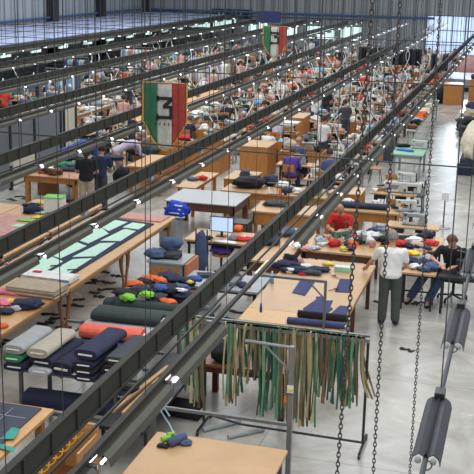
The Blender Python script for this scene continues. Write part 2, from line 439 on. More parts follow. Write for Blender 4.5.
# dark panel with round fans on back wall
t = thing('fan_panel', 'dark wall board with two white round fan rings', 'fan panel', (-22.9, YB - .12, 2.85))
MB().box(-1.6, 1.6, -.05, .05, -.35, .35, .01).build('board', DARKM, t)
for x in (-.85, .55):
    ring = MB().tube([(x + .17 * math.cos(a * PI / 8), -.08, .17 * math.sin(a * PI / 8)) for a in range(16)], .045, 6, close=True).build('fan_ring', WHITE, t)

# office block under translucent bluish roof along the left wall
ROOFM = mat('roof_sheet', (176, 188, 222), .35, var=.07, scale=.4)
t = thing('office_roof', 'long low roof of pale blue translucent sheets in dark bars along left wall', 'roof', (-26, 52, 0))
MB().box(-3.6, 3.5, -24, 27, 2.74, 2.80).build('roof_sheet', ROOFM, t)
b = MB()
for k in range(14): b.box(-3.6, 3.5, -24 + k * 4 - .06, -24 + k * 4 + .06, 2.80, 2.82)
for x in (-2.4, -.6, 1.2): b.box(x - .03, x + .03, -24, 27, 2.80, 2.815)
b.build('mullion_grid', DARKM, t)
MB().box(3.5, 3.66, -24, 27, 2.55, 2.9).build('front_beam', mat('slate_beam', (62, 68, 80), .5), t)
for k in range(10): MB().box(3.5, 3.62, -23.8 + k * 5.6, -23.68 + k * 5.6, 0, 2.55).build('post', DARKM, t)
b = MB().box(3.2, 3.26, -24, 27, 0, 1.0); b.build('low_panel', mat('slate_panel', (96, 106, 118), .5), t)

# ------------------------------------------------------------------ overhead rows
ROWX = [-3.53, -6.82, -9.95, -13.05, -16.1, -19.2, -22.3]
LAMPX = [-2.98, -5.98, -8.75, -11.85, -14.9, -18.0, -21.1]
TZ = 2.8
names = ['nearest the right aisle', 'second from the right aisle', 'third from the right aisle', 'fourth from the right aisle', 'fifth from the right aisle', 'sixth from the right aisle', 'farthest left']
rodm = {}
def rod(parent, x, y, z0, z1, r=.011):
    key = (round(z1 - z0, 2), r)
    if key not in rodm:
        o = MB().tube([(0, 0, 0), (0, 0, z1 - z0)], r, 5).build('hanger_rod', ROD, parent); rodm[key] = o
    else: o = rodm[key].copy(); COL.objects.link(o); o.parent = parent
    o.location = (x, y, z0); return o
for ri, X in enumerate(ROWX):
    y0 = 4.6 if ri < 2 else (8 if ri < 4 else 16); y1 = 76
    t = thing('overhead_tray', 'dark ribbed overhead cable tray, ' + names[ri], 'cable tray', (X, 0, TZ), 0)
    b = MB(); rings = []; y = y0; st = .5
    def ring(y, w2):
        return [b.bm.verts.new(q) for q in ((-w2, y, -.205), (w2, y, -.205), (w2, y, -.012), (-w2, y, -.012))]
    while y < y1:
        st = .5 if y < 45 else 1.0
        rings += [ring(y, .026), ring(y + .001, .042), ring(y + .036, .042), ring(y + .037, .026)]; y += st
    rings.append(ring(y, .026))
    for A, B in zip(rings, rings[1:]):
        for k in range(4): b.bm.faces.new((A[k], A[(k + 1) % 4], B[(k + 1) % 4], B[k]))
    b.bm.faces.new(rings[0][::-1]); b.bm.faces.new(rings[-1]); b.build('ribbed_tray', TRAY, t)
    b = MB(); b.box(-.034, .036, y0, y1, -.012, .006); b.build('top_flange', TRAY, t)
    b = MB(); b.box(-.05, .052, y0, y1, -.22, -.205); b.build('bottom_flange', TRAY, t)
    y = y0 + .7
    while y < y1:
        rod(t, 0, y, .008, 4.9, .0045 if y < 14 else .009); y += 2.1 if ri < 4 else 3.1
    # sockets hanging below
    b = None; y = y0 + 1.3; k = 0
    while y < 40:
        MB().box(-.05, .05, y, y + .14, -.3, -.222, .01).build('socket_box', GREYP, t); y += 3.1; k += 1
def reflector(b, y0, y1, w_=.125, z=0.0, tilt=0):
    # twin gutter seen from above: two arched troughs with a centre valley
    prof = [(-w_, -.075), (-w_ * .86, -.015), (-w_ * .5, .018), (-w_ * .13, -.005), (0, .035), (w_ * .13, -.005), (w_ * .5, .018), (w_ * .86, -.015), (w_, -.075)]
    low = [(x * .97, z_ - .008) for x, z_ in prof][::-1]
    b.prism([(x, z_ + z) for x, z_ in prof + low], 1, y0, y1)
for ri, X in enumerate(LAMPX):
    t = thing('lamp_rail', 'rail of twin fluorescent reflectors beside the tray ' + names[ri], 'lamp rail', (X, 0, TZ))
    y0 = 5.1 if ri < 2 else (9 if ri < 4 else 17)
    MB().box(-.20, -.18, y0 - .5, 76, .02, .04).build('side_bar', TRAY, t)
    b = MB(); b.box(-.02, .02, y0 - .5, 76, .035, .075); b.build('support_bar', TRAY, t)
    y = y0; first = True; k = 0
    while y < 75:
        if ri == 0 and 9.9 < y < 12.9:
            y += 1.72; continue
        if first:
            b = MB(); reflector(b, 0, 1.5, .125 if ri == 0 else .092); rf = b.build('reflector', REFL, t); rf.location = (0, y, 0)
            b = MB(); b.tube([(-.05, -.02, -.045), (-.05, 1.49, -.045)], .014, 6); tb = b.build('fluorescent_tube', LAMPON, rf)
            b = MB(); b.tube([(.05, -.02, -.045), (.05, 1.49, -.045)], .014, 6); tb2 = b.build('fluorescent_tube', LAMPON, rf)
            b = MB(); b.box(-.07, .07, 1.52, 1.58, -.05, .015, .01); b.build('lamp_holder', DARKM, rf)
            MB().box(.04, .065, 1.575, 1.60, -.045, -.01, .004).build('tube_end', WHITE, rf)
            first = False; base = rf
        else:
            c = base.copy(); COL.objects.link(c); c.parent = t; c.location = (0, y, 0)
            for ch in base.children: d = ch.copy(); COL.objects.link(d); d.parent = c
        y += 1.72 if y < 40 else 2.2; k += 1
    y = y0 + .3
    while y < 75: rod(t, 0, y, .075, 4.9, .004 if y < 14 else .008); y += 2.5 if ri < 4 else 3.3
for (x, y) in ((-2.98, 6.75), (-2.98, 8.42)):
    o = MB().tube([(0, 0, 2.74), (.05, .03, 2.62), (-.04, -.02, 2.5), (.03, .02, 2.36), (.09, -.03, 2.3)], .008, 5).tube([(0, 0, 2.74), (-.03, -.05, 2.6), (.04, .0, 2.45)], .008, 5).build('loose_wire', mat('pale_wire', (176, 200, 220), .5, var=0)); o.location = (x, y, 0); tag(o, 'pale loose wires dangling from the first lamp rail, %s' % ('near the picture bottom' if y < 7 else 'below the wooden battens'), 'wire')
# nearest row: separate reflectors on one pipe above the right aisle
t = thing('lamp_rail', 'nearest lamp pipe above the right aisle with bluish twin reflectors spaced apart', 'lamp rail', (-.53, 0, TZ))
MB().tube([(0, 6.2, -.03), (0, 76, -.03)], .022, 8).build('support_bar', REFLB, t)
y = 7.62
while y < 75:
    b = MB(); reflector(b, 0, 1.17, .118); rf = b.build('reflector', REFLB, t); rf.location = (0, y, 0)
    b = MB(); b.box(-.045, .045, 1.15, 1.32, -.05, .06, .012); b.build('lamp_holder', DARKM, rf)
    if y < 14:
        b = MB(); b.tube([(.02 + .035 * math.sin(a * PI / 6), -.06 - .05 * math.cos(a * PI / 6) * 1.6, -.05) for a in range(12)], .006, 5, close=True); b.build('wire_loop', ROD, rf)
        for s in (-1, 1): MB().ell((s * .06, .0, -.045), (.028, .02, .028)).build('lamp_socket', GREYP, rf)
    if y > 20:
        for s in (-1, 1): MB().tube([(s * .052, -.02, -.045), (s * .052, 1.19, -.045)], .013, 6).build('fluorescent_tube', LAMPON, rf)
    y += 2.68
y = 8.95
while y < 70: rod(t, 0, y, -.02, 4.9, .006); y += 2.68
# steel cables strung across the hall
def cable(p, q, r, label, sag=.05):
    p, q = Vector(p), Vector(q); pts = []
    for i in range(17):
        s_ = i / 16; c = p.lerp(q, s_); c.z -= sag * 4 * s_ * (1 - s_); pts.append(c)
    tag(MB().tube(pts, r, 5).build('steel_cable', ROD), label, 'cable')
cable((-13, 16, 3.72), (3, 16, 3.6), .012, 'steel cable strung across the hall in front of the wooden benches')
cable((-24, 22, 4.35), (3, 22, 4.2), .012, 'steel cable strung across the hall level with the large banner')
cable((-28, 34, 4.4), (3, 34, 4.3), .014, 'steel cable strung across the hall behind the large banner')
# purlins the rods and chains hang from, above the picture
for i, y in enumerate([5.5, 12, 18, 24, 30, 36, 42, 48, 54, 60, 66, 72]):
    struct('trim_%d' % (20 + i), MB().box(XL, XR, y - .06, y + .06, 7.7, 7.9), STEEL)
# chains
def chain(x0, x1, y, z0, z1, pitch, r, label):
    b = MB(); z = 0; k = 0; L = z1 - z0
    while z < L:
        pts = []
        for a in range(8):
            c, s_ = math.cos(a * PI / 4), math.sin(a * PI / 4)
            u, v = c * pitch * .34, s_ * pitch * .70
            pts.append((u, 0, v) if k % 2 == 0 else (0, u, v))
        b.tube([(px, py, pz + z) for px, py, pz in pts], r, 5, close=True); z += pitch; k += 1
    o = b.build('hanging_chain', CHAIN); o.location = (x0, y, z0); o.rotation_euler = (0, math.atan2(x1 - x0, L), 0); tag(o, label, 'chain')
chain(-.93, -.79, 5.5, 1.6, 7.7, .030, .0038, 'leftmost of the three steel chains, hanging before the strip rail')
chain(-.73, -.745, 6.0, 1.6, 7.7, .028, .0034, 'middle steel chain hanging in front of the man in white')
chain(-.545, -.565, 6.5, 1.6, 7.7, .023, .0028, 'thin rightmost steel chain hanging left of the bluish lamp reflectors')

# ------------------------------------------------------------------ banners
def banner(name, cx, y, ztop, w_, h_, label, emblem_small=True):
    t = thing(name, label, 'banner', (cx, y, ztop), .06)
    # pennant: straight sides then curved to a point; built as vertical strips with gentle waves
    def bottom(u):  # u in 0..1 across
        return -h_ * (.56 + .44 * (1 - abs(2 * u - 1) ** 1.55))
    cols = [('green', 0, .335, PALETTE_FLAG[0]), ('white', .335, .66, PALETTE_FLAG[1]), ('red', .66, 1, PALETTE_FLAG[2])]
    def yy(u, v): return .018 * math.sin(u * 19) * (0.3 + v)
    for nm, a, c_, colr in cols:
        b = MB(); n = 8; mrows = 10; F = []; Bk = []
        for i in range(n + 1):
            u = a + (c_ - a) * i / n; zb = bottom(u)
            F.append([b.bm.verts.new(((u - .5) * w_, yy(u, j / mrows) - .004, zb * j / mrows)) for j in range(mrows + 1)])
            Bk.append([b.bm.verts.new(((u - .5) * w_, yy(u, j / mrows) + .004, zb * j / mrows)) for j in range(mrows + 1)])
        for i in range(n):
            for j in range(mrows):
                b.bm.faces.new((F[i][j], F[i + 1][j], F[i + 1][j + 1], F[i][j + 1])); b.bm.faces.new((Bk[i][j], Bk[i][j + 1], Bk[i + 1][j + 1], Bk[i + 1][j]))
        for i in range(n):
            b.bm.faces.new((F[i][mrows], F[i + 1][mrows], Bk[i + 1][mrows], Bk[i][mrows])); b.bm.faces.new((F[i][0], Bk[i][0], Bk[i + 1][0], F[i + 1][0]))
        for i in (0, n):
            for j in range(mrows): b.bm.faces.new((F[i][j], F[i][j + 1], Bk[i][j + 1], Bk[i][j]))
        b.build(nm + '_band', colr, t, smooth=True)
    # gold fringe
    pts = [((u - .5) * w_, yy(u, 1), bottom(u)) for u in [k / 24 for k in range(25)]]
    pts = [(-.5 * w_, 0, 0)] + pts + [(.5 * w_, 0, 0)]
    MB().tube(pts, .018, 5).build('fringe', mat('gold_fringe', (196, 150, 60), .7, var=.3, scale=40), t)
    MB().tube([(-.53 * w_, 0, .01), (.53 * w_, 0, .01)], .018, 6).build('rod', ORANGE, t)
    for x in (-.5 * w_, .5 * w_): MB().tube([(x, 0, .01), (x, 0, 7.7 - ztop)], .006, 5).build('cord', ROD, t)
    # black emblem: angular 3-like sign with serifs
    e = MB(); s_ = w_ * .30; zc = -h_ * .36; yo = -.03
    def bar(p, q, th):
        p, q = Vector((p[0], 0, p[1])), Vector((q[0], 0, q[1])); d = (q - p).normalized(); n_ = Vector((d.z, 0, -d.x)) * th / 2
        A = [p + n_, q + n_, q - n_, p - n_]
        e.prism([(v.x * s_, zc + v.z * s_) for v in A], 1, yo, yo + .008)
    bar((-.55, .72), (.55, .72), .24); bar((.5, .8), (.5, .55), .24); bar((.5, .6), (-.05, .12), .26); bar((-.1, .1), (.4, .1), .22)
    bar((.5, .2), (.5, -.8), .26); bar((-.6, -.68), (.6, -.68), .24); bar((-.52, .9), (-.52, .5), .2); bar((-.55, -.45), (-.55, -.9), .2)
    e.build('emblem', BLACKP, t)
    if emblem_small:
        l = MB()
        for k in range(5):
            x = (-.2 + k * .1) * w_; l.box(x - .012, x + .012, yo, yo + .006, -h_ * .615, -h_ * .575)
        l.build('small_marks', DARKM, t)
    return t
PALETTE_FLAG = [cloth('flag_green', (46, 108, 74)), cloth('flag_white', (186, 186, 180)), cloth('flag_red', (166, 62, 54))]
banner('hanging_banner', -7.83, 22, 3.92, 1.02, 1.52, 'large green white and red pennant banner with gold fringe and black emblem')
banner('hanging_banner', -9.95, 41, 4.18, .95, 1.25, 'small distant green white and red pennant banner under a dark blue banner', False)
t = thing('blue_banner', 'dark blue cloth banner hung high behind the small tricolour pennant', 'banner', (-14.95, 60, 3.95))
b = MB(); b.box(-.68, .68, -.01, .01, -.62, 0); b.build('cloth_panel', cloth('deepblue', (38, 46, 96)), t)
MB().tube([(-.72, 0, .01), (.72, 0, .01)], .02, 6).build('rod', ROD, t)
for x in (-.6, .6): MB().tube([(x, 0, .01), (x, 0, 3.75)], .008, 5).build('cord', ROD, t)

# ------------------------------------------------------------------ furniture builders
def work_table(label, cat, x0, x1, y0, y1, top=WOOD, z=.85, leg=WOOD, lt=.06, apron=.09, group=None, shelf=False, th=.045, legx=.06, name='work_table'):
    reg(x0, x1, y0, y1); cx, cy = (x0 + x1) / 2, (y0 + y1) / 2; t = thing(name, label, cat, (cx, cy, 0), 0, group); hx, hy = (x1 - x0) / 2, (y1 - y0) / 2
    MB().box(-hx, hx, -hy, hy, z - th, z, .006).build('tabletop', top, t)
    if apron:
        b = MB(); b.box(-hx + .05, hx - .05, -hy + .05, -hy + .08, z - th - apron, z - th); b.box(-hx + .05, hx - .05, hy - .08, hy - .05, z - th - apron, z - th)
        b.box(-hx + .05, -hx + .08, -hy + .05, hy - .05, z - th - apron, z - th); b.box(hx - .08, hx - .05, -hy + .05, hy - .05, z - th - apron, z - th); b.build('apron', leg, t)
    for sx in (-1, 1):
        for sy in (-1, 1):
            x, y = sx * (hx - legx - lt / 2), sy * (hy - .08 - lt / 2); MB().box(x - lt / 2, x + lt / 2, y - lt / 2, y + lt / 2, 0, z - th, .004).build('leg', leg, t)
    if shelf: MB().box(-hx + .08, hx - .08, -hy + .1, hy - .1, .22, .25).build('shelf', top, t)
    return t
def curved_leg(x, y, s, z, m_, par):
    pts = []; rs = []
    for i in range(9):
        v = i / 8; zz = z * (1 - v); pts.append((x, y + s * .05 * math.sin(v * PI * 1.6) - s * .04 * v, zz)); rs.append(.055 - .03 * min(1, v * 1.3) + (.008 if v > .92 else 0))
    MB().tube(pts, rs, 7).build('leg', m_, par, True)
TW = mat('cutting_top', (200, 152, 98), .4, var=.08, scale=3)
LEGM = mat('leg_wood', (150, 98, 58), .45, var=.15)
cut_lab = ['stretch of cutting table carrying the pink cloths at left edge', 'stretch of cutting table carrying the folded beige and white cloth', 'middle stretch of the long cutting table under mint green pattern pieces', 'far stretch of the long cutting table under dusty rose cloth']
for k, y0 in enumerate((10.55, 13.45, 16.35, 19.25)):
    t = thing('cutting_table', cut_lab[k] if True else '', 'cutting table', (-8.5, y0 + 1.45, 0), 0, 'stretches of the long wooden cutting table')
    MB().box(-.9, .9, -1.448, 1.448, .80, .85, .008).build('tabletop', TW, t)
    MB().box(-.8, -.76, -1.4, 1.4, .68, .8).build('apron', TW, t); MB().box(.76, .8, -1.4, 1.4, .68, .8).build('apron', TW, t)
    for sx in (-1, 1):
        for sy in (-1, 1): curved_leg(sx * .78, sy * 1.3, -sy, .8, LEGM, t)
# table B and C further left
for k, (y0, lb) in enumerate(((17.0, 'second cutting table left of the long one, rose cloth on its near half'), (19.9, 'second cutting table left of the long one, cluttered far half by brown desk'))):
    t = thing('cutting_table', lb, 'cutting table', (-10.55, y0 + 1.42, 0), 0, 'stretches of the second cutting table')
    MB().box(-.88, .88, -1.4, 1.4, .80, .85, .008).build('tabletop', TW, t)
    MB().box(.72, .76, -1.35, 1.35, .68, .8).build('apron', TW, t)
    for sx in (-1, 1):
        for sy in (-1, 1): curved_leg(sx * .76, sy * 1.28, -sy, .8, LEGM, t)
work_table('narrow wooden table end at the left edge beyond the cutting tables', 'table', -13.3, -11.45, 19.2, 22.0, TW, leg=LEGM)

# --- cloth lays on cutting table
Z = .851
def quad(px0, px1, py0, py1): return [(px0, py0), (px1, py0), (px1, py1), (px0, py1)]
def sheet(name, label, cat, m_, poly, z, t_=.008, group=None):
    o = flatpiece(name, m_, poly, z, t=t_); return tag(o, label, cat, group)
sheet('cloth_lay', 'navy cloth layers spread on the long cutting table under mint pattern pieces', 'cloth', C_('navy'), [(-9.2, 16.6), (-7.9, 16.75), (-7.82, 21.3), (-9.0, 21.5)], Z, .02)
zz = Z + .021
pieces = [[(-8.35, 16.95), (-7.98, 17.0), (-7.98, 18.2), (-8.30, 18.0)], [(-8.95, 16.8), (-8.45, 16.85), (-8.42, 17.8), (-8.8, 18.05), (-9.0, 17.6)],
          [(-8.38, 18.15), (-7.98, 18.35), (-8.0, 19.45), (-8.28, 19.3)], [(-9.0, 18.2), (-8.55, 17.98), (-8.45, 19.0), (-8.9, 19.3)],
          [(-8.35, 19.5), (-7.95, 19.6), (-7.95, 20.5), (-8.25, 20.6)], [(-8.95, 19.45), (-8.5, 19.2), (-8.42, 20.1), (-8.75, 20.5), (-8.95, 20.3)],
          [(-8.35, 20.72), (-7.95, 20.65), (-7.95, 21.15), (-8.3, 21.2)], [(-8.9, 20.65), (-8.5, 20.3), (-8.42, 21.2), (-8.85, 21.3)]]
where = ['nearest on the right edge', 'nearest on the left edge', 'second along the right edge', 'second along the left edge', 'third along the right edge', 'third along the left edge', 'farthest on the right edge', 'farthest on the left edge']
MINT = cloth('mintpaper', (196, 232, 212), var=.05)
for p, wl in zip(pieces, where): sheet('pattern_piece', 'mint green pattern piece on navy cloth, ' + wl, 'pattern piece', MINT, p, zz, .006, 'mint pattern pieces on the cutting table')
sheet('cloth_lay', 'dusty rose cloth spread over the far end of the long cutting table', 'cloth', C_('rose'), [(-9.3, 21.55), (-7.75, 21.5), (-7.72, 22.1), (-9.3, 22.1)], Z, .025)
def gs(label, m_, px, py, z, sx, sy, sz, rz=0, n=4, seed=0, cat='folded cloth', group=None, name='folded_cloth'):
    p = at(px, py, z); o = garment_stack(name, m_, None, sx, sy, sz, seed, n); place(o, (p.x, p.y, z), rz); return tag(o, label, cat, group)
def lp(label, m_, px, py, z, sx, sy, sz, rz=0, seed=1, cat='cloth bundle', group=None, name='cloth_bundle', amp=.35):
    p = at(px, py, z); o = lump(name, m_, None, sx, sy, sz, seed, amp); place(o, (p.x, p.y, z), rz); return tag(o, label, cat, group)
gs('white folded cloth stack behind the beige one on the cutting table', C_('white'), 50, 279, Z, 1.0, .42, .1, -.05, 5, 1)
gs('beige folded cloth stack on a brown layer on the cutting table', C_('beige'), 37, 293, Z, .95, .55, .16, -.05, 5, 2)
gs('small red label bundle on the white cloth stack', C_('red'), 38, 272, Z + .1, .16, .1, .02, 0, 1, 3, cat='label bundle', name='label_bundle')
lp('navy folded jeans at the end of the beige stack', C_('denim'), 61, 289, Z, .22, .4, .12, 0, 3, cat='jeans', name='folded_jeans')
lp('navy trousers bundle tied with grey band in front of beige stack', C_('navy'), 27, 307, Z, .5, .42, .14, .3, 5)
lp('grey cuff bundle next to the navy trousers bundle', C_('silver'), 17, 309, Z, .2, .3, .09, .3, 6)
lp('pink crumpled cloth nearer the left edge of the picture', C_('pink'), 3, 303, Z, .45, .3, .05, 0, 7, amp=.5)
lp('pink crumpled cloth beside the beige stack', C_('pink'), 8, 293, Z, .5, .3, .06, 0, 8, amp=.5)
lp('yellow scrap of cloth beside the pink cloth', C_('yellow'), 10, 302, Z, .18, .2, .05, 0, 9, amp=.5)
lp('navy folded cloth below the yellow scrap', C_('navy'), 5, 313, Z, .3, .25, .08, 0, 10)
sheet('cloth_sheet', 'mint cloth pieces at the near left of the cutting table', 'cloth', MINT, [(-8.3, 13.3), (-7.75, 13.4), (-7.8, 14.2), (-8.35, 14.1)], Z, .01)
lp('orange red cloth scrap at the left edge below the mint cloth', C_('orange'), 2, 327, Z, .2, .2, .05, 0, 11)
for px, py, lb in ((56, 268, 'left of the two black clamps by the white stack'), (73, 272, 'right of the two black clamps by the white stack')):
    p = at(px, py, Z); o = MB().tube([(-.1, 0, 0.01), (-.1, 0, .05), (.1, 0, .05), (.1, 0, .01)], .012, 6).build('table_clamp', BLACKP); place(o, p, .5); tag(o, lb, 'clamp')
sheet('cloth_lay', 'dusty rose cloth spread on the second cutting table', 'cloth', C_('rose'), [(-11.3, 17.2), (-9.85, 17.2), (-9.85, 21.0), (-11.3, 21.0)], Z, .02)
for i, (px, py, c, lb) in enumerate(((25, 226, 'mint', 'near left end'), (35, 212, 'mint', 'middle'), (40, 207, 'white', 'beside the yellow strip'), (45, 218, 'yellow', 'right edge'), (30, 221, 'lime', 'near the left edge'))):
    p = at(px, py, Z + .021); sheet('paper_pattern', PALETTE and c + ' paper pattern on rose cloth, ' + lb, 'paper pattern', cloth(c + 'p', PALETTE[c], var=.05), [(p.x - .3, p.y - .12), (p.x + .25, p.y - .1), (p.x + .3, p.y + .12), (p.x - .25, p.y + .14)], Z + .021 + i * .004, .004)
# white and green carton on table B
p = at(55, 211, Z)
t = thing('carton', 'white carton with green rim standing on the second cutting table', 'box', p, .15)
MB().box(-.22, .22, -.18, .18, 0, .34, .006).build('carton_body', WHITE, t); MB().box(-.23, .23, -.19, .19, .33, .36, .004).build('green_lid', cloth('lidgreen', (120, 196, 110)), t)
for i, (px, py, c, sx) in enumerate(((62, 208, 'yellow', .3), (66, 205, 'pink', .3), (72, 203, 'black', .4), (70, 208, 'lime', .2), (78, 203, 'black', .35), (64, 213, 'black', .3))):
    lp('%s cloth scrap in the bright pile right of the white carton%s' % (c, ', upper' if i in (2,) else (', far right' if i == 4 else (', lower' if i == 5 else ''))), C_(c), px, py, Z, sx, .3, .06, 0, 20 + i, amp=.5)

# --- desk D and women
t = work_table('heavy brown wooden desk with side panel below the leaning worker in blue', 'desk', -13.15, -11.5, 25.3, 27.3, mat('mid_wood', (166, 116, 70), .45), .85, ORANGE, .12, .14, name='wooden_desk')
MB().box(-.75, -.1, -.2, -.16, .12, .68).build('side_panel', LEGM, t)
lp('dark navy cloth on the brown wooden desk near the women', C_('navy'), 68, 170, Z, .9, .4, .08, 0, 31)
lp('green cloth at the middle of the brown wooden desk', C_('green'), 55, 162, Z, .7, .3, .05, 0, 32)
lp('second dark cloth at the far side of the brown wooden desk', C_('black'), 78, 160, Z, .8, .4, .08, 0, 33)
lp('white round roll on the near left corner of the brown desk', C_('white'), 41, 168, Z, .28, .28, .15, 0, 34)
lp('small red cloth beside the white roll on brown desk', C_('red'), 42, 173, Z, .3, .15, .06, 0, 35)
t = work_table('wooden shelf table with garments to the right of the two women', 'table', -11.0, -9.9, 27.6, 29.6, WOOD, .85, ORANGE, .08, .14, shelf=True)
lp('green garment on the wooden shelf table', C_('green'), 106, 168, Z, .5, .4, .08, 0, 41)
lp('dark garment pile on the wooden shelf table', C_('navy'), 112, 160, Z, .7, .4, .15, 0, 42)
# partition
t = thing('partition', 'row of grey framed partition panels with cream boards at left', 'partition', (-14.35, 0, 0))
ys = [25.4, 26.95, 28.5, 30.35, 30.6, 31.5]
GP = mat('grey_panel', (112, 118, 126), .4, var=.1, scale=1); CP = mat('cream_panel', (204, 200, 182), .5, var=.05)
for i, (a, c) in enumerate(zip(ys, ys[1:])):
    mm = CP if i == 4 else GP
    MB().box(-.02, .02, a + .05, c - .05, .08, 1.95).build('panel', mm, t)
    if i == 1: MB().box(.02, .04, a + .1, c - .05, .15, 1.2).build('cream_board', CP, t)
for y in ys: MB().box(-.05, .05, y - .05, y + .05, 0, 2.0).build('post', DARKM, t)
# long orange counter
t = thing('long_counter', 'long low orange wooden counter under the third overhead tray', 'counter', (-14.0, 0, 0))
MB().box(-.05, .6, 34.5, 46, .88, .93).build('countertop', WOOD, t); 
b = MB()
for k in range(6): b.box(.5, .54, 34.5 + k * 1.92, 34.5 + k * 1.92 + 1.88, .04, .88)
b.build('front_boards', ORANGE, t)
MB().box(-.02, .02, 34.5, 46, .04, .88).build('back_board', ORANGE, t)

# grey table with brown apron
t = work_table('steel grey topped table with dark brown apron behind the monitor', 'table', -8.5, -6.65, 23.85, 25.35, mat('steel_top', (168, 172, 172), .3, var=.05), .82, BROWN, .12, .2, th=.03)
# wood plank bench pointing away
t = work_table('narrow pale wooden bench pointing away behind the grey topped table', 'bench', -8.8, -8.25, 25.6, 27.8, PALEWOOD, .80, ORANGE, .08, .08)
# cabinets / bins (orange)
def wood_bin(label, x, y, w_, d_, h_, open_=True, group=None, rz=0):
    if x: reg(x - w_ / 2, x + w_ / 2, y - d_ / 2, y + d_ / 2)
    t = thing('wooden_bin' if open_ else 'wooden_cabinet', label, 'bin' if open_ else 'cabinet', (x, y, 0), rz, group); a = .025
    MB().box(-w_ / 2, w_ / 2, -d_ / 2, -d_ / 2 + a, 0, h_).build('front_panel', ORANGE, t); MB().box(-w_ / 2, w_ / 2, d_ / 2 - a, d_ / 2, 0, h_).build('back_panel', ORANGE, t)
    for s in (-1, 1):
        x0 = s * w_ / 2 - (a if s > 0 else 0); MB().box(x0, x0 + a, -d_ / 2 + a, d_ / 2 - a, 0, h_).build('side_panel', ORANGE, t)
    if open_: MB().box(-w_ / 2 + a, w_ / 2 - a, -d_ / 2 + a, d_ / 2 - a, .1, .13).build('bottom_panel', ORANGE, t)
    else: MB().box(-w_ / 2 - .02, w_ / 2 + .02, -d_ / 2 - .02, d_ / 2 + .02, h_, h_ + .03, .004).build('top_panel', PALEWOOD, t)
    return t
wood_bin('large open orange wooden bin full of dark cloth below the large banner', -11.3, 31.2, 1.3, 1.3, .9)
lp('green and grey cloth heaped in the large open orange bin', C_('bottle'), 143, 155, .7, 1.0, .9, .35, 0, 51); lp('blue grey cloth heaped beside it in the large open bin', C_('charcoal'), 152, 152, .75, .6, .7, .3, 0, 52)
wood_bin('open orange wooden bin right behind the banner tip', -9.9, 31.9, 1.2, 1.5, .9)
wood_bin('tall orange wooden cabinet with white papers on top, centre of hall', -8.3, 37.6, .95, 1.3, 1.15, False)
gs('white papers on the tall orange cabinet', C_('white'), 291, 123, 1.18, .6, .5, .05, 0, 2, 4, cat='papers', name='paper_stack')
wood_bin('orange wooden cabinet left of the person in purple', -8.15, 31.8, .9, 1.2, 1.0, False)
wood_bin('orange wooden cabinet behind the dark cloth bench', -7.5, 27.6, .75, 1.2, .8, False)
# bench front with dark cloth piles
t = work_table('long wooden bench holding dark cloth piles left of the person in purple', 'bench', -7.55, -4.45, 25.6, 26.7, PALEWOOD, .8, ORANGE, .08, .16)
lp('large black cloth heap on the left of the long wooden bench', C_('black'), 249, 187, .801, .85, .6, .3, 0, 61); lp('smaller black cloth heap in the middle of the long wooden bench', C_('navy'), 271, 185, .801, .4, .5, .28, 0, 62)
lp('white cloth heap beside the small black one on the bench', C_('white'), 283, 187, .801, .35, .4, .15, 0, 63)
t = work_table('lower wooden bench with a dark garment in front of the cloth piles', 'bench', -6.2, -4.6, 23.6, 24.6, PALEWOOD, .8, ORANGE, .08, .3)
lp('dark grey garment on the lower wooden bench', C_('charcoal'), 276, 205, .801, .6, .5, .1, 0, 64)
t = thing('metal_locker', 'dark low metal locker in front of the lower wooden bench', 'locker', (-6.55, 23.2, 0)); MB().box(-.45, .45, -.25, .25, 0, .62, .01).build('carcass', DARKM, t); MB().box(-.42, .42, -.265, -.25, .05, .58, .004).build('door', BROWN, t)
# blue roll bench, right
t = work_table('long wooden bench with a dark blue roll behind the bald man', 'bench', -4.6, -2.75, 24.4, 25.2, PALEWOOD, .82, ORANGE, .08, .22)
o = bolt('fabric_roll', CORE, C_('navy'), 1.45, .3, .12); place(o, (-3.8, 24.75, .821), PI / 2 + .04); tag(o, 'dark blue cloth roll lying along the wooden bench', 'fabric roll')
wood_bin('low orange cabinet behind the dark blue roll bench', -4.3, 26.2, .8, .9, .9, False)

# monitor desk
t = work_table('wooden desk carrying the lit monitor', 'desk', -6.85, -5.35, 20.5, 21.5, PALEWOOD, .8, DARKM, .05, .06)
MON = mat('lit_screen', (170, 196, 230), .4, var=.1, scale=3, emit=((190, 212, 240), .8))
p = at(222, 236, .8)
t = thing('monitor', 'flat black monitor with lit pale blue screen', 'monitor', (p.x, 21.0, .8), 0)
MB().box(-.27, .27, -.02, .02, .10, .44, .008).build('bezel', BLACKP, t); MB().box(-.25, .25, -.026, -.02, .12, .42).build('screen', MON, t); MB().tube([(0, 0, 0.01), (0, 0, .12)], .03, 8).build('stand', BLACKP, t); MB().box(-.12, .12, -.08, .1, 0, .015, .004).build('foot', BLACKP, t)
lp('white crumpled cloth in front of the monitor', C_('white'), 225, 243, .8, .5, .16, .05, 0, 70); lp('red garment right of the monitor', C_('red'), 242, 240, .8, .4, .3, .08, 0, 71)
lp('orange cloth behind the red garment', C_('orange'), 238, 231, .8, .2, .3, .14, 0, 72)
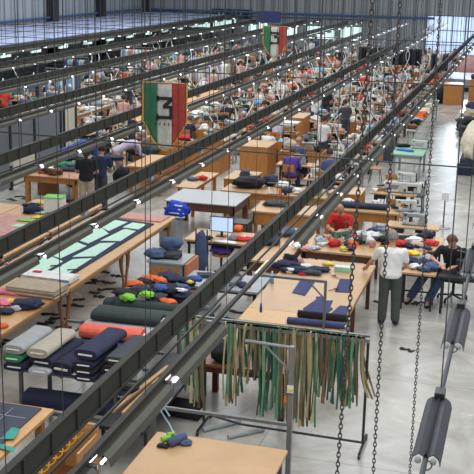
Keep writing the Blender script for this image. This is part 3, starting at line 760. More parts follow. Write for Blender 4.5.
# blue striped bag on grey machine
t = thing('control_box', 'grey box machine under the blue and white bag', 'machine', (*at(171, 242, 0).xy, 0)); MB().box(-.22, .22, -.25, .25, 0, .6, .02).build('housing', GREYP, t); MB().box(-.2, .0, -.265, -.25, .35, .5).build('control_panel', BLACKP, t)
p = t.location
b = lump('bag_body', C_('blue'), None, .52, .36, .42, 77, .4); b.location = (0, 0, 0)
t = thing('striped_bag', 'bright blue and white striped bag left of the monitor', 'bag', (p.x + .12, p.y + .05, .6)); b.parent = t
bb = cloth('brightblue', (40, 70, 200)); b.data.materials.clear(); b.data.materials.append(bb)
for k in range(4): MB().tube([(-.24 + .02 * k, -.08, .05 + .09 * k), (-.08, -.19 + .02 * k, .07 + .09 * k), (.1, -.19 + .02 * k, .06 + .09 * k), (.23 - .02 * k, -.08, .05 + .09 * k)], .02, 6).build('white_stripe', WHITE, t)
# drawer cabinet
t = thing('drawer_cabinet', 'small orange drawer cabinet with grey top and jeans piled on it', 'cabinet', (-6.5, 18.78, 0)); t.scale = (1, 1, 1.2)
MB().box(-.38, .30, -.35, .35, .03, .7, .006).build('carcass', GREYP, t)
for k in range(3):
    d = MB().box(-.33, .26, -.37, -.35, .06 + k * .2, .24 + k * .2, .004).build('drawer', ORANGE, t); MB().box(-.08, .06, -.385, -.37, .14 + k * .2, .155 + k * .2).build('handle', DARKM, d)
MB().box(-.42, .34, -.39, .39, .7, .73, .004).build('top', GREYP, t)
MB().box(.36, .42, -.36, .36, .0, .72).build('striped_side', cloth('rustside', (190, 120, 90)), t)
lp('denim jeans pile on the left of the drawer cabinet', C_('denim'), 156, 257, .877, .42, .4, .18, 0, 81, cat='jeans', name='jeans_pile'); lp('dark jeans pile on the right of the drawer cabinet', C_('charcoal'), 172, 257, .877, .4, .4, .14, 0, 82, cat='jeans', name='jeans_pile')
o = lump('jeans_pile', C_('denim'), None, .45, .28, .26, 83); place(o, (-6.6, 18.95, .99)); tag(o, 'blue jeans heap topmost at the back of the drawer cabinet', 'jeans')
# hanging jeans on stand
t = thing('garment_stand', 'metal stand with dark jeans hung over it beside desk', 'garment stand', (*at(201, 282, 0).xy, 0))
MB().tube([(-.15, 0, 0), (-.12, 0, 1.15), (.12, 0, 1.15), (.15, 0, 0)], .015, 6).build('frame', ROD, t)
o = lump('hung_jeans', C_('denim'), None, .28, .16, .95, 85, .3); o.location = t.location + Vector((0, 0, .22)); tag(o, 'dark blue jeans hanging from the metal stand beside monitor desk', 'jeans')
# purple stool cushion
t = thing('stool', 'stool with purple cloth over it in front of the monitor', 'stool', (*at(221, 275, 0).xy, 0)); MB().tube([(0, 0, .45), (0, 0, .05)], .025, 8).build('column', DARKM, t)
MB().loft([(0, 0, .45, .2, .2), (0, 0, .49, .21, .21), (0, 0, .5, .19, .19)]).build('seat', ORANGE, t)
for k in range(5): a = k * 2 * PI / 5; MB().tube([(0, 0, .08), (.24 * math.cos(a), .24 * math.sin(a), .03)], .018, 6).build('base_arm', DARKM, t)
o = lump('stool_cover', C_('purple'), t, .5, .4, .16, 90, .4); o.location = (0, 0, .5)

# ------------------------------------------------------------------ rolls on stand (lower left)
t = thing('roll_stand', 'grey metal stand carrying the cloth bolts at lower left', 'rack', (0, 0, 0))
DKG = mat('grey_post', (96, 100, 102), .45, .3)
for (x, y) in ((-6.72, 12.72), (-6.72, 14.9), (-5.25, 12.72), (-5.05, 14.9), (-6.5, 13.2)): MB().box(x - .025, x + .025, y - .025, y + .025, 0, .80).build('leg', DKG, t)
for y in (12.72, 13.3, 14.0, 14.9): MB().box(-6.98, -4.95, y - .02, y + .02, .76, .80).build('rail', DKG, t)
for x in (-6.72, -6.1, -5.6, -5.25): MB().box(x - .02, x + .02, 12.74, 14.92, .72, .76).build('cross_rail', DKG, t)
for y in (12.6, 12.95): MB().box(-6.75, -4.95, y - .02, y + .02, .2, .24).build('low_rail', DKG, t)
def bo(label, colr, x, y, z, L, w_, h_, rz=0, seed=0):
    o = bolt('fabric_bolt', CORE, C_(colr) if isinstance(colr, str) else colr, L, w_, h_, seed); place(o, (x, y, z), rz); return tag(o, label, 'fabric bolt', 'cloth bolts on the lower left stand')
LG = cloth('lightgrey', (160, 162, 162), var=.05); WG = cloth('warmgrey', (178, 170, 154), var=.05)
H0 = .80; NVB = cloth('midnight', (34, 38, 62), var=.08)
bo('navy bolt bottom of the leftmost stack under the green one', NVB, -6.76, 13.05, H0, .9, .35, .125)
bo('green bolt above the navy one, leftmost stack', 'green', -6.79, 13.03, H0 + .13, .86, .3, .11)
bo('light grey bolt topmost of the leftmost stack', LG, -6.77, 13.08, H0 + .25, .9, .34, .13, -.03)
bo('silver grey short bolt under the navy one in second stack', 'silver', -6.36, 13.0, H0, .86, .33, .10)
bo('navy bolt in the middle of the second stack', NVB, -6.31, 13.12, H0 + .105, .95, .36, .13, -.08)
bo('warm grey bolt topmost of the second stack', WG, -6.38, 13.06, H0 + .245, .92, .34, .14, -.03)
bo('dark navy bolt between the grey and the black bolts', NVB, -5.99, 13.15, H0, 1.0, .36, .2, -.12)
for k in range(3): bo('navy bolt, %s in the third stack' % ['lowest', 'second', 'third'][k], NVB if k != 1 else 'black', -5.66, 13.0, H0 + k * .10, .9, .31, .095)
bo('bright navy bolt topmost in the third stack', 'navy', -5.62, 13.1, H0 + .31, 1.0, .36, .15, -.06)
for k in range(3): bo('black bolt, %s in the rightmost stack' % ['lowest', 'middle', 'topmost'][k], [NVB, 'black', 'charcoal'][k], -5.28 + .02 * k, 13.05 + .08 * k, H0 + k * .12, .95, .33, .115, -.04)
bo('salmon red bolt lying across behind the navy stacks', 'salmon', -5.84, 14.05, H0 + .10, .98, .34, .19, PI / 2 + .05)
bo('blue bolt lying under the salmon one', 'denim', -5.7, 13.98, H0, 1.2, .34, .10, PI / 2)
bo('dark green bolt nearest behind the salmon one', 'bottle', -5.85, 14.72, H0 + .16, 1.15, .34, .15, PI / 2 + .03)
bo('pale grey bolt between two dark green bolts', 'silver', -5.85, 14.6, H0, 1.3, .34, .15, PI / 2 + .03)
t = thing('pallet_table', 'low metal table carrying the heap of bright trousers', 'table', (-5.75, 15.75, 0)); MB().box(-.85, .9, -.75, .85, .74, .80, .005).build('tabletop', DKG, t)
for sx in (-1, 1):
    for sy in (-1, 1): MB().box(sx * .78 - .03, sx * .78 + .03, sy * .68 - .03, sy * .68 + .03, 0, .74).build('leg', DKG, t)
bo('black bolt lying across in front of the bright heap', 'charcoal', -5.85, 15.3, H0 + .005, 1.5, .34, .16, PI / 2 + .03)
bo('dark green bolt at the back of the crossways bolts', 'bottle', -5.8, 15.62, H0 + .005, 1.6, .3, .2, PI / 2 + .03)
for i, (px, py, c, sx, sy, sz, dz) in enumerate(((128, 300, 'lime', .26, .2, .1, .22), (125, 297, 'black', .45, .3, .14, .15), (140, 293, 'charcoal', .4, .3, .16, .15), (147, 297, 'lime', .22, .2, .1, .24), (135, 287, 'orange', .3, .22, .12, .22), (150, 282, 'orange', .35, .22, .12, .2),
      (160, 283, 'orange', .25, .2, .1, .22), (145, 286, 'black', .3, .3, .14, .18), (170, 283, 'navy', .45, .35, .2, .15), (165, 294, 'black', .5, .35, .2, .12), (168, 304, 'orange', .35, .16, .09, .15), (157, 301, 'charcoal', .35, .3, .15, .1),
      (180, 290, 'denim', .35, .25, .12, .14), (185, 285, 'navy', .4, .3, .15, .08), (190, 283, 'yellow', .12, .1, .05, .2), (178, 298, 'navy', .45, .35, .15, .06), (160, 290, 'blue', .25, .2, .1, .26), (118, 303, 'black', .3, .25, .1, .12), (195, 281, 'blue', .25, .2, .1, .08), (181, 291, 'white', .22, .1, .05, .22))):
    lp('%s work garment in the bright heap, %s piece' % (c, ORD[i]), C_(c), px, py, .80 + dz, sx, sy, sz, random.uniform(-.6, .6), 100 + i, cat='garment', name='folded_trousers', group='garments in the bright heap', amp=.5)
o = bolt('fabric_roll', CORE, NVB, 1.5, .34, .24); place(o, (-5.9, 12.78, .24), PI / 2 + .03); tag(o, 'thick dark navy roll lying on the low rails of the stand', 'fabric roll')
o = bolt('fabric_roll', CORE, C_('black'), .9, .3, .26); place(o, (-4.7, 13.6, .0), PI / 2 - .1); tag(o, 'black roll on the floor right of the roll stand', 'fabric roll')

# wooden strips / stuff below trays
t = thing('strip_rack', 'dark rack with wooden battens lying under the overhead tray', 'rack', (-4.75, 12.9, 0))
MB().box(-.35, .3, -1.2, 1.6, .55, .6).build('shelf', DARKM, t)
for sx in (-1, 1):
    for sy in (-1.1, 1.5): MB().box(sx * .3 - .02, sx * .3 + .02, sy - .02, sy + .02, 0, .55).build('leg', DARKM, t)
for k, x in enumerate((-.22, -.1, .04, .15)):
    o = MB().box(-.03, .03, -.9, .9, 0, .04, .003).build('wooden_batten', [PALEWOOD, WOOD, PALEWOOD, WHITE][k]); place(o, (-4.75 + x, 13.0, .601), .06 * k - .1); tag(o, ['leftmost pale', 'second brown', 'third pale', 'rightmost white'][k] + ' batten lying on the dark rack', 'batten', 'battens on the dark rack')
lp('black cloth heap beside the battens on the dark rack', C_('black'), 128, 388, .6, .3, .7, .14, .2, 131)
gs('grey folded cardboard leaning on the dark rack', C_('grey'), 207, 305, .8, .2, .5, .25, 0, 3, 5, cat='cardboard', name='cardboard_pile')
t = work_table('dark workbench half hidden under the overhead tray', 'workbench', -6.0, -4.45, 17.6, 18.6, GREYP, .72, DARKM, .06, .05)
t = work_table('dark wooden low bench right of the monitor desk', 'bench', -5.2, -4.35, 19.4, 21.6, PALEWOOD, .8, BROWN, .07, .2)
lp('navy cloth heap on the dark wooden low bench', C_('navy'), 268, 243, .8, .5, .6, .15, 0, 133); lp('denim cloth on the dark wooden low bench', C_('denim'), 283, 235, .8, .5, .4, .18, 0, 134)

# ------------------------------------------------------------------ bottom-left table with navy lay and side box
t = thing('cutting_table', 'cutting table at the bottom left corner covered by dark chalked cloth', 'cutting table', (-6.6, 10.2, 0))
MB().box(-1.0, 1.0, -1.6, 1.28, .80, .85, .006).build('tabletop', TW, t)
for sx in (-1, 1): MB().box(sx * .85 - .05, sx * .85 + .05, 1.1, 1.2, 0, .8).build('leg', TW, t)
tl = sheet('cloth_lay', 'dark slate cloth with chalk lines on the bottom left table', 'cloth', cloth('slate', (66, 70, 84), var=.1), [(-7.5, 8.8), (-5.72, 8.8), (-5.75, 11.42), (-7.5, 11.42)], Z, .02)
chalk = mat('chalk', (170, 176, 190), .9, var=0)
b = MB()
for k in range(4): b.box(-7.4, -5.8, 9.2 + k * .62, 9.208 + k * .62, Z + .02, Z + .023)
for k in range(3): b.box(-7.2 + k * .55, -7.194 + k * .55, 8.9, 11.3, Z + .02, Z + .023)
b.build('chalk_line', chalk, tl)
TEAL = C_('teal')
sheet('pattern_piece', 'teal trapezoid pattern piece on the dark slate cloth', 'pattern piece', TEAL, [tuple(at(*q, Z).xy) for q in ((1, 441), (12, 429), (20, 431), (14, 441))], Z + .024, .004)
sheet('pattern_piece', 'thin teal strip on the dark slate cloth near corner', 'pattern piece', TEAL, [tuple(at(*q, Z).xy) for q in ((0, 446), (0, 450), (14, 454), (16, 450))], Z + .024, .004)
t = thing('wooden_crate', 'open orange brown wooden box with yellow spiral hose', 'box', (-5.1, 10.75, 0))
MB().box(-.38, -.35, -1.3, .75, 0, .72).build('side_panel', ORANGE, t); MB().box(-.35, .12, .71, .75, 0, .72).build('end_panel', WOOD, t); MB().box(.09, .12, .1, .71, 0, .6).build('side_panel', WOOD, t)
MB().box(-.35, .12, -1.3, .71, .05, .08).build('bottom_panel', BROWN, t)
pts = []; 
for i in range(121):
    a = i / 120; y = -1.1 + 1.75 * a; pts.append((-.16 + .085 * math.cos(a * 2 * PI * 9), y, .62 + .085 * math.sin(a * 2 * PI * 9)))
o = MB().tube(pts, .0095, 6).build('spiral_hose', mat('hose_yellow', (214, 170, 76), .4)); o.location = (-5.1, 10.75, 0); tag(o, 'yellow coiled air hose stretched inside the orange wooden box', 'hose')
# ------------------------------------------------------------------ bottom table
t = thing('work_table', 'light wooden table at the bottom centre, front of picture', 'table', (-3.22, 9.9, 0))
MB().box(-.88, .80, -1.5, 1.38, .80, .85, .02).build('tabletop', PALEWOOD, t)
for sx in (-.8, .72): MB().box(sx - .03, sx + .03, 1.25, 1.31, 0, .8).build('leg', DKG, t)
for sx in (-.8, .72): MB().box(sx - .03, sx + .03, -1.4, -1.34, 0, .8).build('leg', DKG, t)
p = at(177, 444, Z)
t = thing('jeans_roll', 'small rolled denim piece on the light wooden table', 'denim roll', p, -.5); MB().tube([(0, -.13, .055), (0, .0, .06), (0, .13, .055)], [.052, .06, .05], 10).build('roll', C_('denim'), t, True); lump('loose_fold', C_('denim'), t, .16, .16, .05, 5).location = (.06, .08, 0)
o = MB().tube([(0, -.06, .035), (0, .06, .035)], .033, 10).build('thread_spool', C_('lime')); place(o, at(166, 441, Z), -.7); tag(o, 'bright green thread spool beside the denim roll', 'thread spool')
o = MB().tube([(0, -.05, .028), (0, .05, .028)], .026, 10).build('thread_spool', C_('lime')); place(o, at(171, 436, Z), -.7); tag(o, 'second bright green thread spool behind the first one', 'thread spool')
o = lump('cloth_scrap', C_('black'), None, .14, .1, .04, 8); place(o, at(163, 447, Z)); tag(o, 'small black scrap next to the green spool', 'scrap')
# frame in front
t = thing('pipe_frame', 'grey square pipe frame with tall post by the light wooden table', 'frame', (0, 11.7, 0))
MB().box(-4.34, -4.28, -.03, .03, 0, 1.02).build('post', DKG, t); MB().box(-2.535, -2.475, -.03, .03, 0, 2.02).build('post', STEEL, t)
MB().box(-4.3, -2.5, -.018, .018, .96, 1.0).build('cross_rail', STEEL, t)
MB().tube([(-2.5, 0, 2.0), (-3.05, 0, 2.02), (-3.1, 0, 2.02)], .02, 6).build('top_arm', STEEL, t); MB().tube([(-2.51, 0, 1.55), (-2.58, 0, 1.74), (-2.86, 0, 2.0)], .014, 6).build('brace', STEEL, t)
b = MB(); b.box(-2.545, -2.465, -.04, -.03, 1.42, 1.52); b.build('white_label', WHITE, t); b = MB(); b.box(-2.54, -2.47, -.045, -.04, 1.44, 1.475); b.build('yellow_label', C_('yellow'), t); MB().box(-2.545, -2.465, -.046, -.04, 1.40, 1.42).build('blue_label', C_('blue'), t)
MB().box(-2.58, -2.55, -.03, -.02, 1.28, 1.36).build('orange_tag', C_('orange'), t)

# ------------------------------------------------------------------ zip rack with hanging strips
t = thing('strip_rail', 'dark wheeled metal rail hung with green and beige strips', 'garment rail', (0, 13.3, 0))
MB().box(-4.55, -1.78, -.03, .03, 1.59, 1.645).build('top_bar', STEEL, t); MB().box(-4.5, -1.8, .14, .18, 1.60, 1.64).build('top_bar', STEEL, t)
for x in (-4.12, -1.80): MB().tube([(x, 0, .1), (x, 0, 1.62)], .02, 8).build('upright', DARKM, t)
MB().tube([(-4.1, 0, .22), (-3.55, 0, .13), (-1.8, -.02, .12)], .018, 8).build('base_bar', DARKM, t)
for x in (-4.12, -1.80): MB().tube([(x, -.3, .07), (x, .35, .07)], .02, 8).build('foot', DARKM, t)
for x in (-4.12, -1.80):
    for y in (-.3, .35): MB().tube([(x - .015, y, .035), (x + .015, y, .035)], .035, 10).build('caster', BLACKP, t)
rs = random.Random(3)
G1 = [cloth('zipgreen%d' % i, c, var=.12) for i, c in enumerate(((50, 100, 76), (66, 120, 92), (92, 140, 108), (42, 80, 66), (122, 152, 116)))]
B1 = [cloth('zipbeige%d' % i, c, var=.12) for i, c in enumerate(((166, 154, 112), (140, 118, 86), (180, 168, 128), (122, 86, 64), (106, 104, 78)))]
def strip(x, z0, m_, wd, sw, label, yo):
    b = MB(); n = 9; A = []; B = []
    ph = rs.uniform(0, 6)
    for i in range(n):
        v = i / (n - 1); z = 1.652 - (1.652 - z0) * v; dx = sw * v * v + .012 * math.sin(v * 5 + ph); dy = yo + .02 * math.sin(v * 4 + ph)
        tw = .6 * math.sin(v * 3 + ph); ww = wd * (.8 + .3 * math.sin(v * 7 + ph))
        A.append((x + dx - ww / 2 * math.cos(tw), dy - ww / 2 * math.sin(tw), z)); B.append((x + dx + ww / 2 * math.cos(tw), dy + ww / 2 * math.sin(tw), z))
    t_ = .006; rings = []
    for a, c in zip(A, B): rings.append([b.bm.verts.new((a[0], a[1] - t_, a[2])), b.bm.verts.new((c[0], c[1] - t_, c[2])), b.bm.verts.new((c[0], c[1] + t_, c[2])), b.bm.verts.new((a[0], a[1] + t_, a[2]))])
    for P, Q in zip(rings, rings[1:]):
        for k in range(4): b.bm.faces.new((P[k], P[(k + 1) % 4], Q[(k + 1) % 4], Q[k]))
    b.bm.faces.new(rings[0][::-1]); b.bm.faces.new(rings[-1])
    # the loop over the bar
    b.box(x - wd / 2, x + wd / 2, -.03, yo + .008 if yo > 0 else .03, 1.642, 1.652)
    o = b.build('hanging_strip', m_); o.location = (0, 13.3, 0); tag(o, label, 'strip', 'strips on the rail')
zones = [(-4.46, -4.32, 7, .55, 'G'), (-4.33, -4.12, 9, .30, 'b'), (-3.82, -3.58, 12, .48, 'gb'), (-3.60, -3.30, 16, .88, 'Gb'), (-3.32, -2.98, 19, .38, 'G'), (-3.0, -2.48, 26, .30, 'B'), (-2.5, -2.2, 18, .72, 'gB'), (-2.2, -1.85, 22, .66, 'G')]
k = 0
zn = ['short green clump at the far left', 'pale clump beside the lamp', 'long clump left of the post', 'shorter clump left of the post', 'long green clump behind the post', 'brown clump right of the post', 'mixed clump in the right half', 'green clump at the right end']
for zi, (a, c, n, z0, mode) in enumerate(zones):
    for i in range(n):
        x = a + (c - a) * (i + .5) / n + rs.uniform(-.01, .01)
        pg = {'G': .92, 'Gb': .75, 'gb': .55, 'b': .12, 'B': .3, 'gB': .5}[mode]; g = rs.random() < pg
        m_ = rs.choice(G1 if g else B1); z1 = z0 + rs.uniform(-.10, .16)
        if zi == 7 and i >= n - 4: sw = .13 + .02 * (i - n + 4); m_ = rs.choice(B1[:3]); z1 = .8; g = False
        else: sw = rs.uniform(-.03, .035)
        strip(x, z1, m_, rs.uniform(.028, .055), sw, '%s strip, %s in the %s' % ('green' if g else 'beige', ORD[i], zn[zi]), [-.04, .02, .05, -.01][i % 4]); k += 1
# brown table behind the rail
t = work_table('reddish brown wooden table behind the strip rail with black bundle', 'table', -4.45, -3.0, 13.75, 14.75, mat('redbrown', (134, 84, 58), .45, var=.15), .8, mat('redbrown_leg', (88, 48, 34), .5), .09, .1)
lp('fluffy black bundle on the reddish brown table', C_('black'), 223, 360, .8, .34, .4, .3, 0, 141)
for (a, c, r, lb) in (((203, 430), (240, 421), .035, 'longer grey tube lying on the floor under the strip rail'), ((228, 437), (264, 429), .035, 'shorter grey tube lying on the floor under the strip rail')):
    p, q = at(*a, .035), at(*c, .035); o = MB().tube([p, q], .035, 8).build('floor_tube', GREYP); tag(o, lb, 'tube')

# ------------------------------------------------------------------ main cutting table
t = thing('cutting_table', 'light wooden cutting table with navy pieces left of the man in white', 'cutting table', (-3.45, 17.7, 0))
MB().box(-.85, .85, -1.35, 2.0, .80, .85, .008).build('tabletop', PALEWOOD, t); MB().box(-.85, .85, -2.0, -1.352, .80, .85, .008).build('end_board', mat('honey', (206, 158, 92), .35, var=.06), t)
MB().box(-.8, .8, -1.95, -1.92, .66, .8).build('apron', WOOD, t); MB().box(.77, .8, -1.92, 1.9, .66, .8).build('apron', WOOD, t)
for sx in (-.75, .75):
    for sy in (-1.8, 0, 1.8): MB().box(sx - .035, sx + .035, sy - .035, sy + .035, 0, .8).build('leg', BROWN, t)
NV = cloth('navycut', (60, 66, 108), var=.1)
def piece(pts, label, z=Z, m_=NV): return sheet('cut_piece', label, 'cut cloth', m_, [tuple(at(*q, z).xy) for q in pts], z, .012)
piece([(292, 293), (300, 281), (315, 282), (305, 296)], 'navy square cut piece left on the light cutting table')
piece([(335, 292), (340, 279), (353, 280), (350, 293)], 'navy cut piece at the right edge of the light cutting table')
piece([(303, 309), (316, 300), (316, 297), (324, 297), (326, 301), (333, 301), (330, 307), (333, 309), (325, 315), (305, 313)], 'navy cut piece with notches in the middle of the light cutting table')
piece([(327, 317), (340, 306), (349, 307), (346, 320)], 'navy cut piece at the near right corner of the light cutting table')
o = bolt('fabric_roll', CORE, NV, .95, .14, .10); place(o, (*at(316, 326, Z).xy, Z), PI / 2 + .02); tag(o, 'navy roll at the near edge of the light cutting table', 'fabric roll')
o = bolt('fabric_roll', CORE, C_('black'), .85, .10, .12); pp = at(322, 321, Z); place(o, (pp.x, pp.y + .08, Z), PI / 2 + .02); tag(o, 'black roll behind the navy roll at the near table edge', 'fabric roll')
for px, py, rz in ((337, 279, .5), (333, 289, -.5), (317, 299, .4)):
    pass
for i, (px, py, lb) in enumerate(((336, 277, 'upper'), (333, 290, 'lower'))):
    p = at(px, py, Z + .013); t = thing('scissors', 'black handled scissors, %s pair by the right navy piece' % lb, 'scissors', p, .8 * (1 - 2 * i))
    MB().box(-.006, .006, -.1, .03, 0, .006).build('blade', STEEL, t); MB().box(-.014, -.002, -.09, .03, .006, .012).build('blade', STEEL, t)
    for s in (-1, 1): MB().tube([(s * .025 + .02 * math.cos(a * PI / 4), .07 + .035 * math.sin(a * PI / 4), .008) for a in range(8)], .006, 5, close=True).build('handle', BLACKP, t)
for i, (px, py, c, sx, sy, sz) in enumerate(((286, 268, 'navy', .5, .3, .14), (298, 272, 'navy', .6, .3, .1), (290, 264, 'black', .3, .2, .2), (305, 268, 'white', .3, .15, .08), (297, 263, 'rose', .25, .15, .12), (310, 274, 'charcoal', .4, .25, .08), (318, 271, 'navy', .45, .25, .08), (302, 275, 'red', .15, .1, .05), (290, 273, 'white', .14, .14, .1))):
    lp('%s piece in the jumble on the light cutting table%s' % (c, ['', ', middle', '', '', '', '', ', right', '', ', left'][i]), C_(c), px, py, Z, sx, sy, sz, .2, 150 + i, amp=.5)
lp('yellow cloth at the far edge of the light cutting table', C_('yellow'), 328, 265, Z, .22, .14, .06, 0, 160)
t = thing('carton', 'flat mint green box on the far end of the light cutting table', 'box', at(343, 271, Z), 0); MB().box(-.16, .16, -.08, .08, 0, .09, .006).build('carton_body', cloth('mintbox', (150, 206, 178)), t); MB().box(-.15, .15, -.07, .07, .09, .095).build('lid', WHITE, t)
# gallows frame on the table
t = thing('gallows_frame', 'grey metal gallows frame rising over the light cutting table', 'frame', (-2.86, 15.72, 0))
zt = 1.62
MB().box(-.02, .02, -.02, .02, 0, zt).build('post', STEEL, t); MB().box(-1.15, .02, -.02, .02, zt, zt + .04).build('arm', STEEL, t); MB().tube([(0, 0, zt - .28), (-.28, 0, zt)], .016, 6).build('brace', STEEL, t)
p = at(268, 263, 1.62)
t = thing('tool_tray', 'white and yellow tool tray hung at the end of the gallows arm', 'tray', (-3.97, 15.72, 1.66), 0)
MB().box(-.05, .07, -.1, .75, 0, .03).build('tray_plate', WHITE, t); MB().box(.0, .06, .1, .5, .03, .07).build('yellow_tool', C_('yellow'), t)
t = thing('hanging_screwdriver', 'blue handled screwdriver hanging on a cord from the gallows arm', 'screwdriver', (-3.92, 15.74, 1.0))
MB().tube([(0, 0, .16), (0, 0, .62)], .004, 5).build('cord', BLACKP, t); MB().tube([(0, 0, 0), (0, 0, .04), (0, 0, .14), (0, 0, .16)], [.02, .024, .016, .01], 8).build('handle', C_('blue'), t)
t = thing('water_bottle', 'pale blue plastic bottle at the far left corner of cutting table', 'bottle', (*at(272, 283, Z).xy, Z)); MB().loft([(0, 0, 0, .035, .035), (0, 0, .16, .035, .035), (0, 0, .2, .015, .015)]).build('bottle_body', C_('sky'), t, True); MB().loft([(0, 0, .2, .016, .016), (0, 0, .225, .016, .016)]).build('cap', WHITE, t)

# ------------------------------------------------------------------ second table, clutter tables near the men
t = work_table('wooden table with a green machine in front of the bald man in red', 'table', -4.25, -2.75, 20.35, 21.7, PALEWOOD, .85, BROWN, .06, .14)
t = work_table('cluttered table of garments between the standing and seated man', 'table', -3.15, -1.5, 21.4, 22.6, PALEWOOD, .8, DARKM, .05, .05)
t = work_table('metal legged denim sorting table in front of the seated man', 'table', -2.15, -1.42, 19.65, 20.25, PALEWOOD, .78, DARKM, .04, .04); MB().box(-.33, .33, .0, .03, .3, .33).build('foot_rail', DARKM, t)
work_table('dark steel machine table under the arms of the seated man', 'table', -1.38, -.45, 19.6, 20.15, DARKM, .78, DARKM, .04, .04)
rr = random.Random(9)
for i, (px, py, z, c) in enumerate(((403, 262, .78, 'denim'), (411, 264, .78, 'navy'), (418, 266, .78, 'denim'), (426, 265, .78, 'navy'), (405, 256, .78, 'orange'), (413, 255, .78, 'yellow'), (420, 254, .78, 'rose'), (437, 266, .78, 'white'), (432, 269, .78, 'denim'), (410, 247, .8, 'navy'), (400, 246, .8, 'red'), (418, 247, .8, 'beige'), (425, 249, .8, 'charcoal'), (388, 240, .8, 'navy'), (378, 238, .8, 'lime'), (370, 242, .8, 'denim'), (362, 236, .8, 'white'), (355, 246, .8, 'orange'), (430, 244, .8, 'red'))):
    lp('%s garment on the tables between the two men, %s from the front' % (c, ORD[i]), C_(c), px, py, z, rr.uniform(.25, .42), rr.uniform(.2, .35), rr.uniform(.06, .14), rr.uniform(-.5, .5), 170 + i, cat='garment', name='garment', group='garments between the two men', amp=.5)
for i, (px, py, c) in enumerate(((298, 247, 'white'), (306, 250, 'rose'), (302, 243, 'red'), (315, 249, 'silver'), (322, 245, 'white'), (345, 250, 'yellow'), (352, 247, 'red'), (340, 242, 'rose'))):
    lp('%s scrap on the wooden table by the bald man, %s from the left' % (c, ORD[i]), C_(c), px, py, Z, .22, .2, .06, .3 * i, 200 + i, cat='scrap', name='cloth_scrap', group='scraps by the bald man', amp=.6)

# ------------------------------------------------------------------ sewing machines, tables, chairs
def mk_machine(body=MACH, name='sewing_machine'):
    def f():
        t = bpy.data.objects.new(name, None); COL.objects.link(t)
        b = MB(); b.box(-.26, .26, -.09, .09, 0, .035, .01); b.build('bed', STEEL, t)
        b = MB(); b.box(.13, .25, -.065, .065, .03, .27, .02); b.box(-.24, .2, -.05, .05, .19, .28, .02); b.box(-.26, -.15, -.05, .05, .12, .29, .018); b.build('arm', body, t)
        MB().tube([(.25, 0, .22), (.29, 0, .22)], .06, 12).build('handwheel', BLACKP, t); MB().tube([(-.2, 0, .12), (-.2, 0, .04)], .008, 6).build('needle_bar', STEEL, t)
        st = MB().tube([(.18, .07, 0), (.18, .07, .5)], .009, 6).tube([(.08, .07, .46), (.28, .07, .46)], .007, 5).build('thread_stand', STEEL, t)
        for x, m_ in ((.1, 'white'), (.26, 'navy')):
            MB().loft([(x, .12, .02, .035, .035), (x, .12, .12, .018, .018)], 8).build('thread_cone', C_(m_), t)
        return t
    return f
def mk_table(top, leg):
    def f():
        t = bpy.data.objects.new('sewing_table', None); COL.objects.link(t)
        MB().box(-.6, .6, -.28, .28, .74, .78, .006).build('tabletop', top, t)
        for s in (-1, 1):
            b = MB(); b.box(s * .48 - .025, s * .48 + .025, -.22, -.17, 0, .74); b.box(s * .48 - .025, s * .48 + .025, .17, .22, 0, .74); b.box(s * .48 - .025, s * .48 + .025, -.25, .25, .05, .09); b.build('leg', leg, t)
        MB().box(-.18, .18, -.12, .12, .08, .1).box(-.46, .46, .1, .13, .1, .13).build('treadle', BLACKP, t)
        MB().box(.05, .32, -.08, .12, .48, .7, .02).build('motor', BLACKP, t); MB().box(-.45, -.2, -.24, .1, .62, .73, .01).build('drawer', leg, t)
        return t
    return f
def mk_chair(m_=ORANGE):
    def f():
        t = bpy.data.objects.new('work_chair', None); COL.objects.link(t)
        MB().loft([(0, 0, .45, .2, .19), (0, 0, .48, .21, .2)], 12, 3).build('seat', m_, t)
        MB().box(-.18, .18, -.22, -.19, .7, .92, .02).build('backrest', m_, t)
        MB().tube([(0, -.12, .44), (0, -.24, .5), (0, -.23, .85)], .014, 6).build('back_post', DARKM, t)
        for sx in (-1, 1):
            for sy in (-1, 1): MB().tube([(sx * .12, sy * .12, .45), (sx * .19, sy * .19, 0)], .012, 5).build('leg', DARKM, t)
        return t
    return f
MP = [Proto(mk_machine()), Proto(mk_machine(GREYP)), Proto(mk_machine(MACHG)), Proto(mk_machine(BLACKP))]
mname = ['cream', 'grey', 'green']
WTOP = mat('white_laminate', (196, 196, 190), .3, var=.05)
TP = [Proto(mk_table(PALEWOOD, DARKM)), Proto(mk_table(WTOP, GREYP)), Proto(mk_table(PALEWOOD, ORANGE))]
tname = ['pale wood topped', 'white topped', 'orange legged']
CPR = [Proto(mk_chair()), Proto(mk_chair(DARKM))]
cname = ['orange wooden', 'dark']
def station(x, y, rz, ti, mi, where, z=.78):
    TP[ti].get((x, y, 0), rz, '%s sewing table %s' % (tname[ti], where), 'sewing table')
    MP[mi].get((x, y, z), rz, '%s sewing machine %s' % (mname[mi], where), 'sewing machine')
